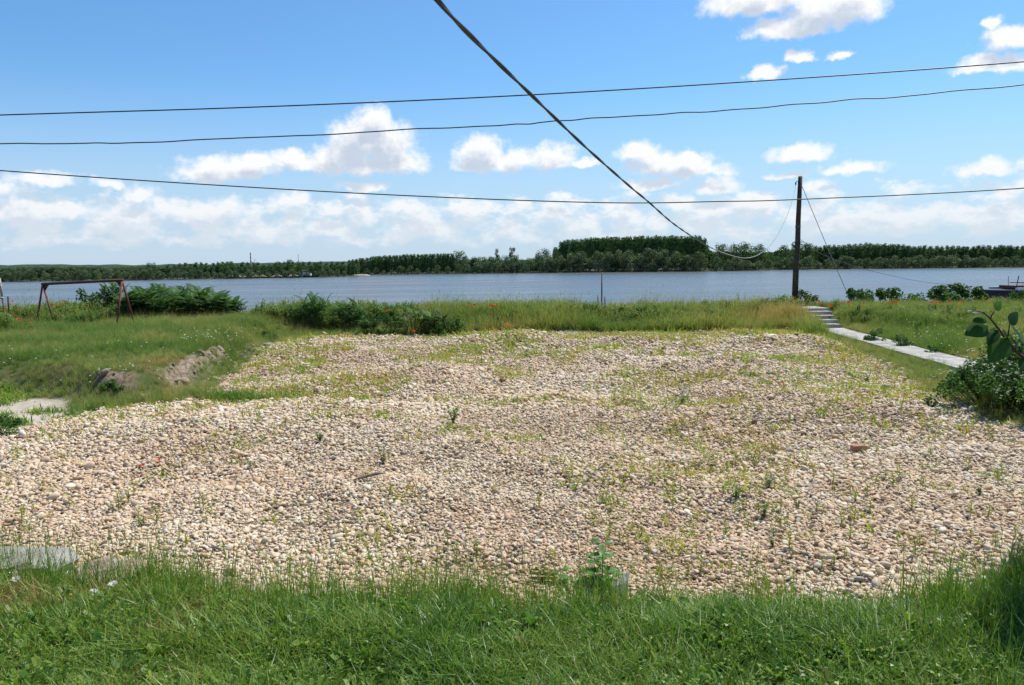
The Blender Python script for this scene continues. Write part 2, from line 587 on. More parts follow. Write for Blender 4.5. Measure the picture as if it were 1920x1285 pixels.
MOUNDS = [(onz(p, q_, 0.1), a, r) for p, q_, a, r in [
    (600, 790, 0.30, 1.7), (330, 800, 0.16, 1.4), (900, 850, 0.22, 1.5), (960, 640, 0.34, 1.9), (1220, 640, 0.18, 1.5), (1380, 690, 0.26, 1.8), (1480, 640, 0.25, 1.7), (700, 930, 0.22, 0.9),
    (1200, 900, 0.14, 0.8), (1550, 760, 0.22, 1.8), (1080, 760, 0.16, 1.6), (400, 930, 0.12, 0.8), (1500, 1030, 0.08, 0.7), (800, 700, 0.16, 1.6), (1750, 880, 0.12, 1.2), (610, 735, -0.16, 1.2), (1300, 965, -0.10, 0.5),
    (950, 1010, 0.08, 0.6), (1100, 960, 0.10, 0.5), (640, 660, 0.10, 1.6)]]


def height(x, y):
    x = np.asarray(x, float)
    y = np.asarray(y, float)
    sr = sd_poly(RIM, x, y) + 0.35 * (vnoise(x, y, 0.9, 3) - 0.5)
    right = sst(8.0, 12.0, x)
    leftz = sst(-3.0, -8.0, x)
    top = 0.32 + 0.20 * leftz + 0.17 * right
    wdt = 1.1 + 3.4 * right * sst(27, 22, y) + 0.2 * leftz
    steep = np.exp(-((x + 7.6) / 1.9) ** 2) * sst(13, 14.5, y) * sst(21, 19, y)
    wdt = wdt * (1 - 0.62 * steep)
    z = top * sst(0, 1, sr / wdt)
    gm = sst(-0.4, 0.8, sd_poly(GRAVEL, x, y)) * sst(4.6, 6.4, y)
    for p, a, r in MOUNDS:
        z = z + gm * a * np.exp(-((x - p.x) ** 2 + (y - p.y) ** 2) / r ** 2)
    z = z + gm * (0.22 * (fbm(x, y, 0.6, 21, 3) - 0.5) + 0.09 * (vnoise(x, y, 1.5, 8) - 0.5) + 0.03 * (vnoise(x, y, 4, 18) - 0.5))
    z = z + (1 - gm) * (0.10 * (fbm(x, y, 0.35, 5, 3) - 0.5) + 0.05 * (vnoise(x, y, 1.3, 9) - 0.5))
    lw = sst(-0.05, 0.5, sd_poly(LAWN, x, y))
    z = z + lw * 0.10
    z = z + 0.22 * np.exp(-((x - 4.9) / 1.15) ** 2 - ((y - 5.7) / 1.1) ** 2)
    z = z + 0.35 * np.exp(-((x - 8.3) / 1.8) ** 2 - ((y - 11.6) / 1.6) ** 2)
    z = z + 0.36 * np.exp(-((x - 9.75) / 0.62) ** 2 - ((y - 27.9) / 1.3) ** 2)
    edge = 32.2 + 0.8 * (vnoise(x, 0 * x, 0.25, 4) - 0.5) - 2.2 * np.exp(-((x + 10.6) / 1.3) ** 2)
    z = z - np.maximum(0, y - edge) * 0.42
    return np.maximum(z, -8.5)


def gz(x, y):
    return float(height(np.array([x]), np.array([y]))[0])


_ts = np.concatenate([np.arange(1.5, 12, 0.03), np.arange(12, 45, 0.06)])


def ong(px, py, fallback=None):
    """where the line through a photo pixel first meets the ground"""
    v = ray(px, py)
    xs, ys = v.x / v.y * _ts, _ts
    zs = CAM.z + v.z / v.y * _ts
    hit = np.nonzero(zs <= height(xs, ys))[0]
    if len(hit) == 0:
        Y = fallback or 31.0
        p = at(px, py, Y)
        return Vector((p.x, p.y, gz(p.x, p.y)))
    i = hit[0]
    return Vector((xs[i], ys[i], float(height(xs[i:i + 1], ys[i:i + 1])[0])))


ys = np.concatenate([[-60, -30, -15, -6, -2], np.arange(0, 12, 0.09), np.arange(12, 34, 0.14), np.arange(34, 56, 0.8), [60, 70]])
xs = np.concatenate([[-1500, -500, -200, -90, -50, -34], np.arange(-26, 26.01, 0.16), [34, 50, 90, 200, 500, 1500]])
GX, GY = np.meshgrid(xs, ys)
GZ = height(GX.ravel(), GY.ravel())
nx, ny = len(xs), len(ys)
idx = np.arange(nx * ny).reshape(ny, nx)
F = np.stack([idx[:-1, :-1], idx[:-1, 1:], idx[1:, 1:], idx[1:, :-1]], -1).reshape(-1, 4)
gme = mk_mesh('ground', np.stack([GX.ravel(), GY.ravel(), GZ], 1), F, None, None, True)
fx, fy = GX.ravel(), GY.ravel()
sdg = sd_poly(GRAVEL, fx, fy)
mg = sst(-0.25, 0.25, sdg + 0.5 * (fbm(fx, fy, 1.4, 2, 3) - 0.5)) * (sd_poly(LAWN, fx, fy) < 0.05)
ms = sst(-0.3, 0.3, sd_poly(SANDP, fx, fy) + 0.6 * (fbm(fx, fy, 1.1, 6, 3) - 0.5))
srim = sd_poly(RIM, fx, fy)
mdirt = np.exp(-((srim - 0.40) / 0.17) ** 2) * sst(-4.0, -5.2, fx) * sst(-8.0, -7.4, fx) * sst(0.36, 0.50, fbm(fx, fy, 1.2, 13, 3)) * sst(0.28, 0.45, fbm(fx, fy, 2.6, 14, 2))
mdirt = np.maximum(mdirt, sst(0.9, 0.3, np.hypot(fx + 14.8, fy - 24.5)))
slope = sst(0.05, 0.4, sd_poly(LAWN, fx, fy)) * 0
edge_band = np.exp(-((sd_poly(LAWN, fx, fy) + 0.05) / 0.22) ** 2) * sst(-5.5, -4.0, fx) * sst(2.5, -0.3, fx)
ms = np.maximum(ms, edge_band * 0.9)
for nm, arr in (('gravel', mg), ('sand', ms), ('dirt', mdirt)):
    a = gme.attributes.new(nm, 'FLOAT', 'POINT')
    a.data.foreach_set('value', arr.astype(np.float32))
mt, q, out = new_mat('ground')
tcn = q.n('ShaderNodeTexCoord')
oc = tcn.outputs['Object']
n1 = q.noise(oc, 1.3, 6, 0.6)
n2 = q.noise(oc, 14, 5, 0.6)
soil = q.mix(n2, (0.055, 0.06, 0.022), (0.12, 0.105, 0.045))
soil = q.mix(q.step(n1, 0.4, 0.62), soil, (0.06, 0.085, 0.022))
peb_bed = q.mix(q.step(n2, 0.35, 0.65), (0.15, 0.105, 0.065), (0.27, 0.2, 0.125))
sandc = q.mix(q.step(q.noise(oc, 5, 6, 0.65), 0.3, 0.7), (0.44, 0.38, 0.31), (0.33, 0.28, 0.225))
dirtc = q.mix(q.step(n2, 0.35, 0.65), (0.13, 0.092, 0.062), (0.30, 0.235, 0.175))


def ga(nm):
    return q.n('ShaderNodeAttribute', attribute_name=nm).outputs['Fac']


col = q.mix(ga('gravel'), soil, peb_bed)
col = q.mix(ga('sand'), col, sandc)
col = q.mix(ga('dirt'), col, dirtc)
bsdf(q, out, col, 0.95, 0.1, 0, n2, 0.6, 0.03)
gme.materials.append(mt)
ground = tag(obj('ground', gme), kind='structure')

# river
RZ = -6.6
mt, q, out = new_mat('river_water')
tcn = q.n('ShaderNodeTexCoord')
oc = tcn.outputs['Object']
st = q.vm('MULTIPLY', oc, (0.35, 1.0, 1.0))
r1 = q.noise(st, 0.9, 5, 0.6)
r2 = q.noise(q.vm('MULTIPLY', oc, (0.012, 0.05, 1)), 1.0, 5, 0.6)
r3 = q.noise(q.vm('MULTIPLY', oc, (0.12, 0.35, 1)), 1.0, 3, 0.5)
b = bsdf(q, out, q.mix(q.step(r2, 0.35, 0.65), (0.075, 0.085, 0.085), (0.09, 0.10, 0.098)), q.step(r2, 0.3, 0.7, 0.2, 0.36), 0.5, 0, q.m('MULTIPLY_ADD', r3, 0.9, r1), 0.75, 0.22)
b.inputs['IOR'].default_value = 1.33
river = tag(obj('river', mk_mesh('river', [(-3000, 38, RZ), (3000, 38, RZ), (3000, 1500, RZ), (-3000, 1500, RZ)], [(0, 1, 2, 3)], mt)), kind='structure')

# far bank
shore_px = [(-900, 542), (-300, 533), (0, 529), (310, 525), (600, 520.5), (666, 518.6), (674, 515.8), (900, 513.2), (1100, 511.3), (1330, 509), (1500, 505.8), (1920, 501.8), (2300, 496.5), (2900, 488)]
shore = [onz(a, b, RZ) for a, b in shore_px]
SPX = np.array([a for a, _ in shore_px], float)
SY = np.array([p.y for p in shore])


def shore_y(px):
    return float(np.interp(px, SPX, SY))


V, F = [], []
for p in shore:
    u = Vector((p.x, p.y, 0)).normalized()
    for k_, (dd, zz) in enumerate([(-2, RZ - 0.6), (0.5, RZ + 0.1), (5, RZ + 0.35), (60, RZ + 0.6), (4500, RZ + 3)]):
        V.append((p.x + u.x * dd, p.y + u.y * dd, zz))
for i in range(len(shore) - 1):
    for j in range(4):
        F.append((i * 5 + j, (i + 1) * 5 + j, (i + 1) * 5 + j + 1, i * 5 + j + 1))
M['farbank'] = simple_mat('far_bank_soil', (0.045, 0.055, 0.025), (0.08, 0.08, 0.045), 0.08, 0.95)
tag(obj('far_bank', mk_mesh('far_bank', V, F, M['farbank'])), kind='structure')
# low wooded hills on the horizon, distance haze put into their bluish colour
mt, q, out = new_mat('hazed_wooded_hill')
tcn = q.n('ShaderNodeTexCoord')
bsdf(q, out, q.mix(q.noise(tcn.outputs['Object'], 0.02, 6, 0.7), (0.04, 0.07, 0.055), (0.06, 0.095, 0.07)), 1.0, 0.0, 0, q.noise(tcn.outputs['Object'], 0.03, 5, 0.7), 1.0, 20)
M['hill'] = mt
V, F = [], []
hx = np.linspace(-4200, 4200, 220)
for i, x in enumerate(hx):
    t_ = -1.0 * math.exp(-((x + 2180) / 260) ** 2)
    hh = 22 + 5 * vnoise(x, 0, 0.004, 1) + 6 * vnoise(x, 0, 0.03, 2) + 10 * math.exp(-((x + 2010) / 190) ** 2)
    for (yy, zf) in ((3000, 0), (3150, 0.75), (3350, 1), (3900, 0.4)):
        V.append((x, yy, RZ + zf * float(hh)))
for i in range(len(hx) - 1):
    for j in range(3):
        F.append((i * 4 + j, (i + 1) * 4 + j, (i + 1) * 4 + j + 1, i * 4 + j + 1))
tag(obj('hills', mk_mesh('hills', V, F, M['hill'], None, True)), kind='structure')

# ------------------------------------------------------------------ far trees


def quads_on(cent, nrm, size, rg):
    """one quad per centre, facing nrm, about size across"""
    n = len(cent)
    nrm = nrm / (np.linalg.norm(nrm, axis=1, keepdims=True) + 1e-9)
    a = rg.normal(size=(n, 3))
    u = np.cross(nrm, a)
    u /= np.linalg.norm(u, axis=1, keepdims=True) + 1e-9
    v = np.cross(nrm, u)
    su = (size * rg.uniform(0.7, 1.25, n))[:, None] * 0.5
    sv_ = (size * rg.uniform(0.5, 1.0, n))[:, None] * 0.5
    V = np.stack([cent - u * su, cent - v * sv_, cent + u * su, cent + v * sv_], 1).reshape(-1, 3)
    F = np.arange(4 * n).reshape(n, 4)
    return V, F


def crown_from_lumps(lumps, per, size, rg, jit=0.55):
    cs, ns, ts = [], [], []
    for (c, r, tt) in lumps:
        d_ = rg.normal(size=(per, 3))
        d_ /= np.linalg.norm(d_, axis=1, keepdims=True)
        rad = rg.uniform(0.55, 1.05, per)[:, None] * np.array(r)
        cs.append(np.array(c) + d_ * rad)
        ns.append(d_ + rg.normal(size=(per, 3)) * jit)
        ts.append(np.clip(tt + rg.normal(size=per) * 0.14, 0, 1))
    V, F = quads_on(np.concatenate(cs), np.concatenate(ns), np.full(sum(len(c) for c in cs), size), rg)
    return V, F, np.concatenate(ts)


def poplar_parts(seed, h=24.0):
    rg = np.random.default_rng(seed)
    lumps = []
    for i in range(26):
        t = (i + rg.uniform(0, 1)) / 26
        z = h * (0.12 + 0.79 * t)
        rr = 3.5 * (1 - 0.5 * max(0, (t - 0.6) / 0.4) ** 2.2) * (0.75 + 0.25 * min(1, t * 3))
        a = rg.uniform(0, 6.28)
        lumps.append(((math.cos(a) * rr * 0.62, math.sin(a) * rr * 0.62, z), (1.9, 1.9, 1.9), rg.uniform(0.15, 0.85)))
    lumps.append(((0, 0, h * 0.94), (2.0, 2.0, 1.5), 0.6))
    V, F, T = crown_from_lumps(lumps, 42, 0.95, rg, 0.45)
    tr = MB()
    tr.tube([(0, 0, -1), (0.1, 0, h * 0.4), (0, 0.1, h * 0.9)], [0.26, 0.17, 0.05], 6)
    return (V, F, T), tr


def willow_parts(seed, h=12.0, wide=1.0):
    rg = np.random.default_rng(seed)
    lumps = []
    for i in range(26):
        a = rg.uniform(0, 6.28)
        t = rg.uniform(0, 1)
        rr = h * 0.52 * wide * math.sqrt(rg.uniform(0.1, 1)) * (1 - 0.62 * t ** 1.7)
        s = h * rg.uniform(0.13, 0.21)
        lumps.append(((math.cos(a) * rr, math.sin(a) * rr, h * (0.05 + 0.78 * t)), (s, s, s), rg.uniform(0.1, 0.9)))
    V, F, T = crown_from_lumps(lumps, 70, h * 0.058, rg, 0.45)
    tr = MB()
    tr.tube([(0, 0, -1), (0.2, 0.1, h * 0.3), (0.1, 0.2, h * 0.7)], [h * 0.03, h * 0.022, h * 0.008], 6)
    tr.tube([(0.1, 0.05, h * 0.15), (h * 0.15, -0.2, h * 0.5)], [h * 0.016, h * 0.005], 6)
    return (V, F, T), tr


def round_parts(seed, h=20.0):
    rg = np.random.default_rng(seed)
    lumps = []
    for i in range(32):
        a = rg.uniform(0, 6.28)
        t = (i + rg.uniform(0, 1)) / 32
        rr = h * 0.34 * math.sqrt(rg.uniform(0.05, 1)) * math.sin(math.pi * (0.25 + 0.62 * t)) ** 0.8
        s = h * rg.uniform(0.13, 0.20) * (1.0 - 0.25 * t)
        lumps.append(((math.cos(a) * rr, math.sin(a) * rr, h * (0.10 + 0.74 * t)), (s, s, s), rg.uniform(0.1, 0.9)))
    V, F, T = crown_from_lumps(lumps, 60, h * 0.042, rg, 0.45)
    tr = MB()
    tr.tube([(0, 0, -1), (0.1, 0, h * 0.4), (0, 0.2, h * 0.85)], [h * 0.02, h * 0.013, h * 0.004], 6)
    tr.tube([(0, 0, h * 0.25), (h * 0.18, 0.3, h * 0.6)], [h * 0.011, h * 0.003], 6)
    return (V, F, T), tr


def slim_parts(seed, h=20.0):
    rg = np.random.default_rng(seed)
    lumps = []
    for i in range(9):
        a = rg.uniform(0, 6.28)
        lumps.append(((math.cos(a) * 1.4, math.sin(a) * 1.4, h * rg.uniform(0.55, 0.95)), (1.3, 1.3, 1.6), rg.uniform(0.2, 0.8)))
    V, F, T = crown_from_lumps(lumps, 30, 1.0, rg)
    tr = MB()
    tr.tube([(0, 0, -1), (0.3, 0, h * 0.4), (0, 0.2, h * 0.9)], [0.35, 0.25, 0.06], 6)
    tr.tube([(0.2, 0, h * 0.45), (-1.2, 0.3, h * 0.75)], [0.14, 0.04], 6)
    return (V, F, T), tr


def tree_meshes(fn, seeds, mat, h):
    res = []
    for s in seeds:
        (V, F, T), tr = fn(s)
        res.append((mk_mesh('crown', V, F, mat, T), tr.mesh('trunk', M['bark']), h))
    return res


POP = tree_meshes(poplar_parts, range(100, 107), M['poplar'], 24.6)
WIL = tree_meshes(willow_parts, range(200, 206), M['willow'], 12.2)
RND = tree_meshes(round_parts, range(300, 305), M['poplar'], 20.0)
SLM = tree_meshes(slim_parts, range(400, 402), M['poplar'], 20.5)


def far_tree(name, protos, px, top, off, label, group=None, sx=1.0, cat='tree'):
    Y = shore_y(px) + off
    pt = at(px, top, Y)
    bz = RZ + 0.35
    cm, tm, h = protos[random.randrange(len(protos))]
    s = max(0.2, (pt.z - bz) / h)
    w_ = s ** 0.5 * sx if protos is POP else s * sx
    if protos is POP:
        w_ *= 1.0
    if protos is WIL:
        w_ *= 1.12
    o = thing(name, label, cat, (pt.x, pt.y, bz), random.uniform(0, 6.28), group, (w_, w_, s))
    obj('trunk', tm, o)
    obj('crown', cm, o)
    return o


def stand(name, protos, x0, x1, step, tops, off, label, group, jit=2.5, sx=1.0, offj=4):
    tx, ty = zip(*tops)
    x = x0
    while x <= x1:
        far_tree(name, protos, x, float(np.interp(x, tx, ty)) + random.uniform(-jit, jit), off + random.uniform(-min(offj, off * 0.5), offj), label, group, sx * random.uniform(0.88, 1.15))
        x += step * random.uniform(0.75, 1.25)


# willows along the water
stand('willow_tree', WIL, -20, 300, 17, [(0, 507), (310, 503)], 2.5, 'grey green willow in the low shore row behind the rusty frame', 'willows on the far left shore', 3)
stand('willow_bush', WIL, 318, 648, 14, [(310, 507), (650, 504)], 2, 'small rounded willow bush on the shore behind the sand barges', 'willow bushes behind the barges', 4, 0.9)
stand('willow_tree', WIL, 690, 850, 17, [(690, 503), (850, 496)], 2, 'grey green willow at the foot of the lower poplar plantation', 'willows in front of the lower plantation', 4)
stand('willow_tree', WIL, 862, 1040, 15, [(860, 489), (1040, 484)], 3, 'grey green willow between the two poplar plantations', 'willows between the plantations', 6)
stand('willow_tree', WIL, 1048, 1335, 24, [(1040, 474), (1150, 468), (1240, 466), (1335, 476)], 3.5, 'big silvery willow in front of the tallest poplar block', 'willows in front of the tallest poplars', 6, 0.92)
stand('willow_tree', WIL, 1345, 1500, 17, [(1345, 480), (1500, 484)], 3, 'grey green willow on the shore left of the wooden pole', 'willows left of the pole', 7)
stand('willow_tree', WIL, 1515, 1940, 16, [(1515, 484), (1940, 480)], 3, 'grey green willow in the shore row right of the wooden pole', 'willows right of the pole', 6)
# poplar plantations
stand('woodland_tree', RND, -20, 310, 10, [(0, 499), (120, 497), (200, 499), (310, 495)], 60, 'dark tree rising behind the willows on the far left shore', 'trees behind the far left willows', 1.5, 1.3)
stand('poplar_tree', POP, 315, 650, 10, [(310, 494), (400, 490), (500, 493), (650, 489)], 55, 'dark poplar in the wood behind the sand barges', 'poplars behind the barges', 2)
for off in (14, 34):
    stand('poplar_tree', POP, 655, 850, 6.6, [(650, 487), (700, 480), (760, 476), (850, 474)], off, 'slender poplar in the lower plantation block', 'poplars of the lower plantation', 1.2, 0.9, 2)
for off in (24, 40):
    stand('poplar_tree', POP, 1042, 1328, 8, [(1040, 464), (1048, 454), (1062, 448), (1120, 443.5), (1260, 440), (1312, 441), (1324, 446), (1332, 456)], off, 'tall poplar in the highest plantation block', 'poplars of the highest plantation', 1.6, 0.95, 2)
for off in (26, 44):
    stand('poplar_tree', POP, 1530, 1945, 9.5, [(1530, 461), (1600, 457), (1640, 454), (1700, 459), (1800, 461), (1945, 458)], off, 'dark poplar in the long wood right of the pole', 'poplars right of the pole', 2.2, 0.95, 3)
stand('woodland_tree', RND, 872, 1040, 15, [(870, 479), (900, 477), (950, 478), (1000, 481), (1040, 470)], 22, 'dark round tree behind the willows between the two plantations', 'trees between the plantations', 4, 1.1)
for px_, top_, off_, lab in [
    (430, 487, 30, 'pale grey crowned tree left of the banded chimney'), (410, 490, 30, 'rounded tree at the left edge of the pale crowned tree'), (520, 487, 30, 'left one of three rounded trees above the barges'),
    (542, 483, 32, 'tallest of the rounded trees above the sand barges'), (562, 487, 30, 'rounded tree above the pusher boat'), (596, 489, 30, 'dark tree standing right of the pusher boat'),
    (282, 489, 20, 'single tree sticking out above the far left wood'), (862, 466, 18, 'pointed tree at the right end of the lower plantation'), (892, 479, 16, 'bushy tree just right of the pointed tree'),
    (967, 474, 15, 'round crowned tree under the taller slim tree'), (1018, 462, 15, 'upright tree left of the highest poplar block'),
    (1350, 452, 20, 'big rounded tree just right of the highest poplars'), (1375, 453, 24, 'second rounded tree right of the highest poplars'), (1400, 450, 22, 'tallest rounded tree between the poplars and the pole'),
    (1425, 453, 20, 'last rounded tree before the gap left of the pole'), (1442, 468, 40, 'low tree in the gap left of the pole'), (1474, 455, 20, 'rounded tree at the left edge of the clump behind the pole'),
    (1496, 447, 24, 'tallest tree of the clump right behind the pole'), (1516, 451, 20, 'rounded tree just right of the pole'), (1455, 478, 14, 'bright green low tree filling the gap beside the pole')]:
    far_tree('round_tree', RND, px_, top_, off_, lab)
far_tree('slim_tree', SLM, 933, 466, 10, 'slim bare stemmed tree with a small crown, left of two')
far_tree('slim_tree', SLM, 960, 462, 10, 'taller slim tree with a tufted crown, right of two')


# ------------------------------------------------------------------ scatter with geometry nodes
def scatter(name, pts, rot, scl, tint, pick, protos):
    n = len(pts)
    me = bpy.data.meshes.new(name)
    me.vertices.add(n)
    me.vertices.foreach_set('co', np.asarray(pts, np.float32).ravel())
    for nm, ty, arr, key in (('rot', 'FLOAT_VECTOR', rot, 'vector'), ('scl', 'FLOAT_VECTOR', scl, 'vector'), ('tint', 'FLOAT', tint, 'value'), ('pick', 'INT', pick, 'value')):
        a = me.attributes.new(nm, ty, 'POINT')
        a.data.foreach_set(key, np.ascontiguousarray(arr, dtype=np.int32 if ty == 'INT' else np.float32).ravel())
    coll = bpy.data.collections.new(name + '_pieces')
    for i, pm in enumerate(protos):
        coll.objects.link(bpy.data.objects.new('%s_piece_%02d' % (name, i), pm))
    ng = bpy.data.node_groups.new(name + '_scatter', 'GeometryNodeTree')
    ng.interface.new_socket('Geometry', in_out='INPUT', socket_type='NodeSocketGeometry')
    ng.interface.new_socket('Geometry', in_out='OUTPUT', socket_type='NodeSocketGeometry')
    N, L = ng.nodes, ng.links
    gin, gout = N.new('NodeGroupInput'), N.new('NodeGroupOutput')
    iop = N.new('GeometryNodeInstanceOnPoints')
    ci = N.new('GeometryNodeCollectionInfo')
    ci.inputs['Collection'].default_value = coll
    ci.inputs['Separate Children'].default_value = True
    ci.inputs['Reset Children'].default_value = True

    def na(nm, ty):
        x = N.new('GeometryNodeInputNamedAttribute')
        x.data_type = ty
        x.inputs['Name'].default_value = nm
        return x.outputs[0]
    L.new(gin.outputs[0], iop.inputs['Points'])
    L.new(ci.outputs[0], iop.inputs['Instance'])
    iop.inputs['Pick Instance'].default_value = True
    L.new(na('pick', 'INT'), iop.inputs['Instance Index'])
    e2r = N.new('FunctionNodeEulerToRotation')
    L.new(na('rot', 'FLOAT_VECTOR'), e2r.inputs[0])
    L.new(e2r.outputs[0], iop.inputs['Rotation'])
    L.new(na('scl', 'FLOAT_VECTOR'), iop.inputs['Scale'])
    L.new(iop.outputs[0], gout.inputs[0])
    o = obj(name, me)
    md = o.modifiers.new('scatter', 'NODES')
    md.node_group = ng
    return tag(o, kind='stuff')


# far woodland behind the rows, seen only as one mass
protos = []
for s in range(3):
    (V, F, T), tr = poplar_parts(500 + s)
    protos.append(mk_mesh('wood', V, F, M['poplar_i'], T))
pts, scl, tin = [], [], []
sky_px = np.array([(-400, 497), (0, 500), (120, 498), (200, 501), (310, 497), (400, 494), (500, 496), (650, 492), (700, 486), (760, 482), (850, 480), (858, 487), (1036, 490), (1044, 466), (1066, 452), (1120, 447), (1260, 443), (1312, 445), (1334, 468), (1440, 470), (1470, 464), (1530, 464), (1640, 458), (1700, 462), (1800, 464), (1945, 461), (2400, 455)], float)
for _ in range(2300):
    px_ = rng.uniform(-350, 2300)
    off = rng.uniform(20, 190)
    if 1036 < px_ < 1334:
        off = rng.uniform(45, 120)
    if 655 < px_ < 860:
        off = rng.uniform(30, 120)
    top = np.interp(px_, sky_px[:, 0], sky_px[:, 1]) + rng.uniform(0, 4) + off * 0.012
    Y = shore_y(px_) + off
    p = at(px_, top, Y)
    s = (p.z - RZ - 0.9) / 24.6
    if s < 0.1:
        continue
    pts.append((p.x, p.y, RZ + 0.4))
    scl.append((max(0.8, s ** 0.5), max(0.8, s ** 0.5), s))
    tin.append(rng.uniform(0.2, 0.7))
n = len(pts)
scatter('far_woodland', pts, np.stack([np.zeros(n), np.zeros(n), rng.uniform(0, 6.28, n)], 1), scl, tin, rng.integers(0, 3, n), protos)

# sandy spits on the far shore
for a, b_, wd in ((325, 523.6, 5), (670, 517.2, 5)):
    c = onz(a, b_, RZ)
    m = MB()
    m.add([(c.x - 14, c.y - 3, RZ - 0.2), (c.x - 4, c.y - 6, RZ + 0.3), (c.x + 8, c.y - 5, RZ + 0.35), (c.x + 13, c.y - 1, RZ - 0.2), (c.x + 8, c.y + 8, RZ + 0.9), (c.x - 8, c.y + 8, RZ + 0.9)], [(0, 1, 5), (1, 2, 4, 5), (2, 3, 4)])
    tag(m.build('sand_spit', M['sandheap']), kind='structure')

# ------------------------------------------------------------------ gravel
def pebble_meshes(mat, n, seed, sub=2):
    res = []
    V0, F0 = ico(sub)
    for i in range(n):
        rg = np.random.default_rng(seed + i)
        ax = np.array([1.0, rg.uniform(0.62, 0.92), rg.uniform(0.38, 0.62)])
        V = V0.copy()
        for _ in range(5):
            d_ = rg.normal(size=3)
            d_ /= np.linalg.norm(d_)
            t = V @ d_
            V = V - np.outer(np.maximum(0, t - rg.uniform(0.62, 0.85)) * 0.8, d_)
        V = V * ax * 0.5
        res.append(mk_mesh('pebble', V, F0, mat, None, True))
    return res


def rand_in(n, y0, y1, spread=0.65, margin=1.6):
    """random ground points, even over the ground that the camera can see from y0 to y1"""
    k_ = int(n * 2.2) + 10
    y = rng.uniform(y0, y1, k_)
    wmax = spread * y1 + margin
    x = rng.uniform(-wmax, wmax, k_)
    ok = np.abs(x) < spread * y + margin
    return x[ok], y[ok]


gx, gy, gs = [], [], []
for (y0, y1, dn, sz) in ((4.9, 8.0, 2200, 0.034), (8.0, 12.0, 1500, 0.041), (12.0, 18.0, 860, 0.053), (18.0, 28.0, 460, 0.069)):
    wm = 0.65 * y1 + 1.6
    area = 2 * wm * (y1 - y0)
    n = int(area * dn)
    y = rng.uniform(y0, y1, n)
    x = rng.uniform(-wm, wm, n)
    ok = np.abs(x) < 0.65 * y + 1.6
    x, y = x[ok], y[ok]
    sd = sd_poly(GRAVEL, x, y) + 0.5 * (fbm(x, y, 1.4, 2, 3) - 0.5)
    ls = sd_poly(LAWN, x, y)
    ok = (sd > -0.05 - 0.35 * rng.uniform(0, 1, len(x)) ** 3) & (ls < 0.12 * rng.uniform(0, 1, len(x)))
    x, y = x[ok], y[ok]
    # coarser stones towards the near right, finer on the near left mound
    co = sst(0.4, 0.65, fbm(x, y, 0.30, 77, 2)) * 0.35 + 0.55 * sst(0.5, 3.5, x) * sst(9.5, 5.5, y)
    s = sz * (0.80 + 0.62 * co) * np.exp(rng.normal(0, 0.33, len(x)))
    gx.append(x)
    gy.append(y)
    gs.append(s)
gx, gy, gs = map(np.concatenate, (gx, gy, gs))
n = len(gx)
gzv = height(gx, gy) + gs * rng.uniform(-0.10, 0.34, n)
warm = fbm(gx, gy, 0.45, 31, 3)
grey = sst(1.0, 5.0, gx) * 0.5 + 0.3 * (fbm(gx, gy, 0.8, 35, 2) - 0.3)
u = rng.uniform(0, 1, n)
t = u ** 1.25 * 0.70 + 0.0
isg = rng.uniform(0, 1, n) < 0.045 + 0.09 * np.clip(grey, 0, 1)
t[isg] = rng.uniform(0.72, 0.88, isg.sum())
isd = rng.uniform(0, 1, n) < 0.06
t[isd] = rng.uniform(0.88, 1.0, isd.sum())
brown = sst(0.54, 0.68, fbm(gx, gy, 0.7, 37, 3))
ib = rng.uniform(0, 1, n) < 0.65 * brown
t[ib] = rng.uniform(0.5, 0.68, ib.sum())
iw = (rng.uniform(0, 1, n) < 0.5 * sst(0.55, 0.35, warm))
t[iw] *= 0.4
wm_ = (rng.uniform(0, 1, n) < 0.5 * sst(0.5, 0.65, warm))
t[wm_] = rng.uniform(0.35, 0.68, wm_.sum())
rot = np.stack([rng.normal(0, 0.5, n), rng.normal(0, 0.5, n), rng.uniform(0, 6.28, n)], 1)
scatter('gravel', np.stack([gx, gy, gzv], 1), rot, np.stack([gs * rng.uniform(0.85, 1.2, n)] * 3, 1), t, rng.integers(0, 10, n), pebble_meshes(M['pebble'], 10, 900, 1))
print('pebbles', n)

# bigger single cobbles
cob = pebble_meshes(M['cobble'], 6, 950, 2)
spots = [(1455, 1062), (1535, 1068), (1750, 965), (1690, 1097), (1420, 905), (1610, 905), (1500, 1000), (1765, 1000), (1850, 1040), (1770, 1075), (1640, 985), (1585, 982), (780, 970), (750, 968), (728, 972), (905, 765), (1130, 868), (1110, 862), (1120, 870),
         (950, 1058), (985, 1060), (1180, 925), (1080, 920), (130, 885), (370, 1010), (610, 980), (265, 965), (1905, 1010), (1870, 1000), (1690, 1005), (1470, 1030), (1560, 1110), (1480, 1085), (1400, 1100), (1350, 1085), (1800, 1062), (1720, 1100), (1260, 1075)]
for i in range(42):
    a, b_ = rng.uniform(1150, 1900), rng.uniform(930, 1110)
    spots.append((a, b_))
GC = 'larger cobbles lying among the gravel'
for (a, b_) in spots:
    p = ong(a, b_)
    s = random.uniform(0.058, 0.09)
    o = obj('cobble', cob[random.randrange(6)], None, (p.x, p.y, p.z + s * 0.16))
    o.scale = (s, s * random.uniform(0.8, 1), s * random.uniform(0.8, 1.1))
    o.rotation_euler = (random.gauss(0, 0.2), random.gauss(0, 0.2), random.uniform(0, 6.28))
    tag(o, 'rounded river cobble bigger than the pebbles around it', 'cobble', GC)


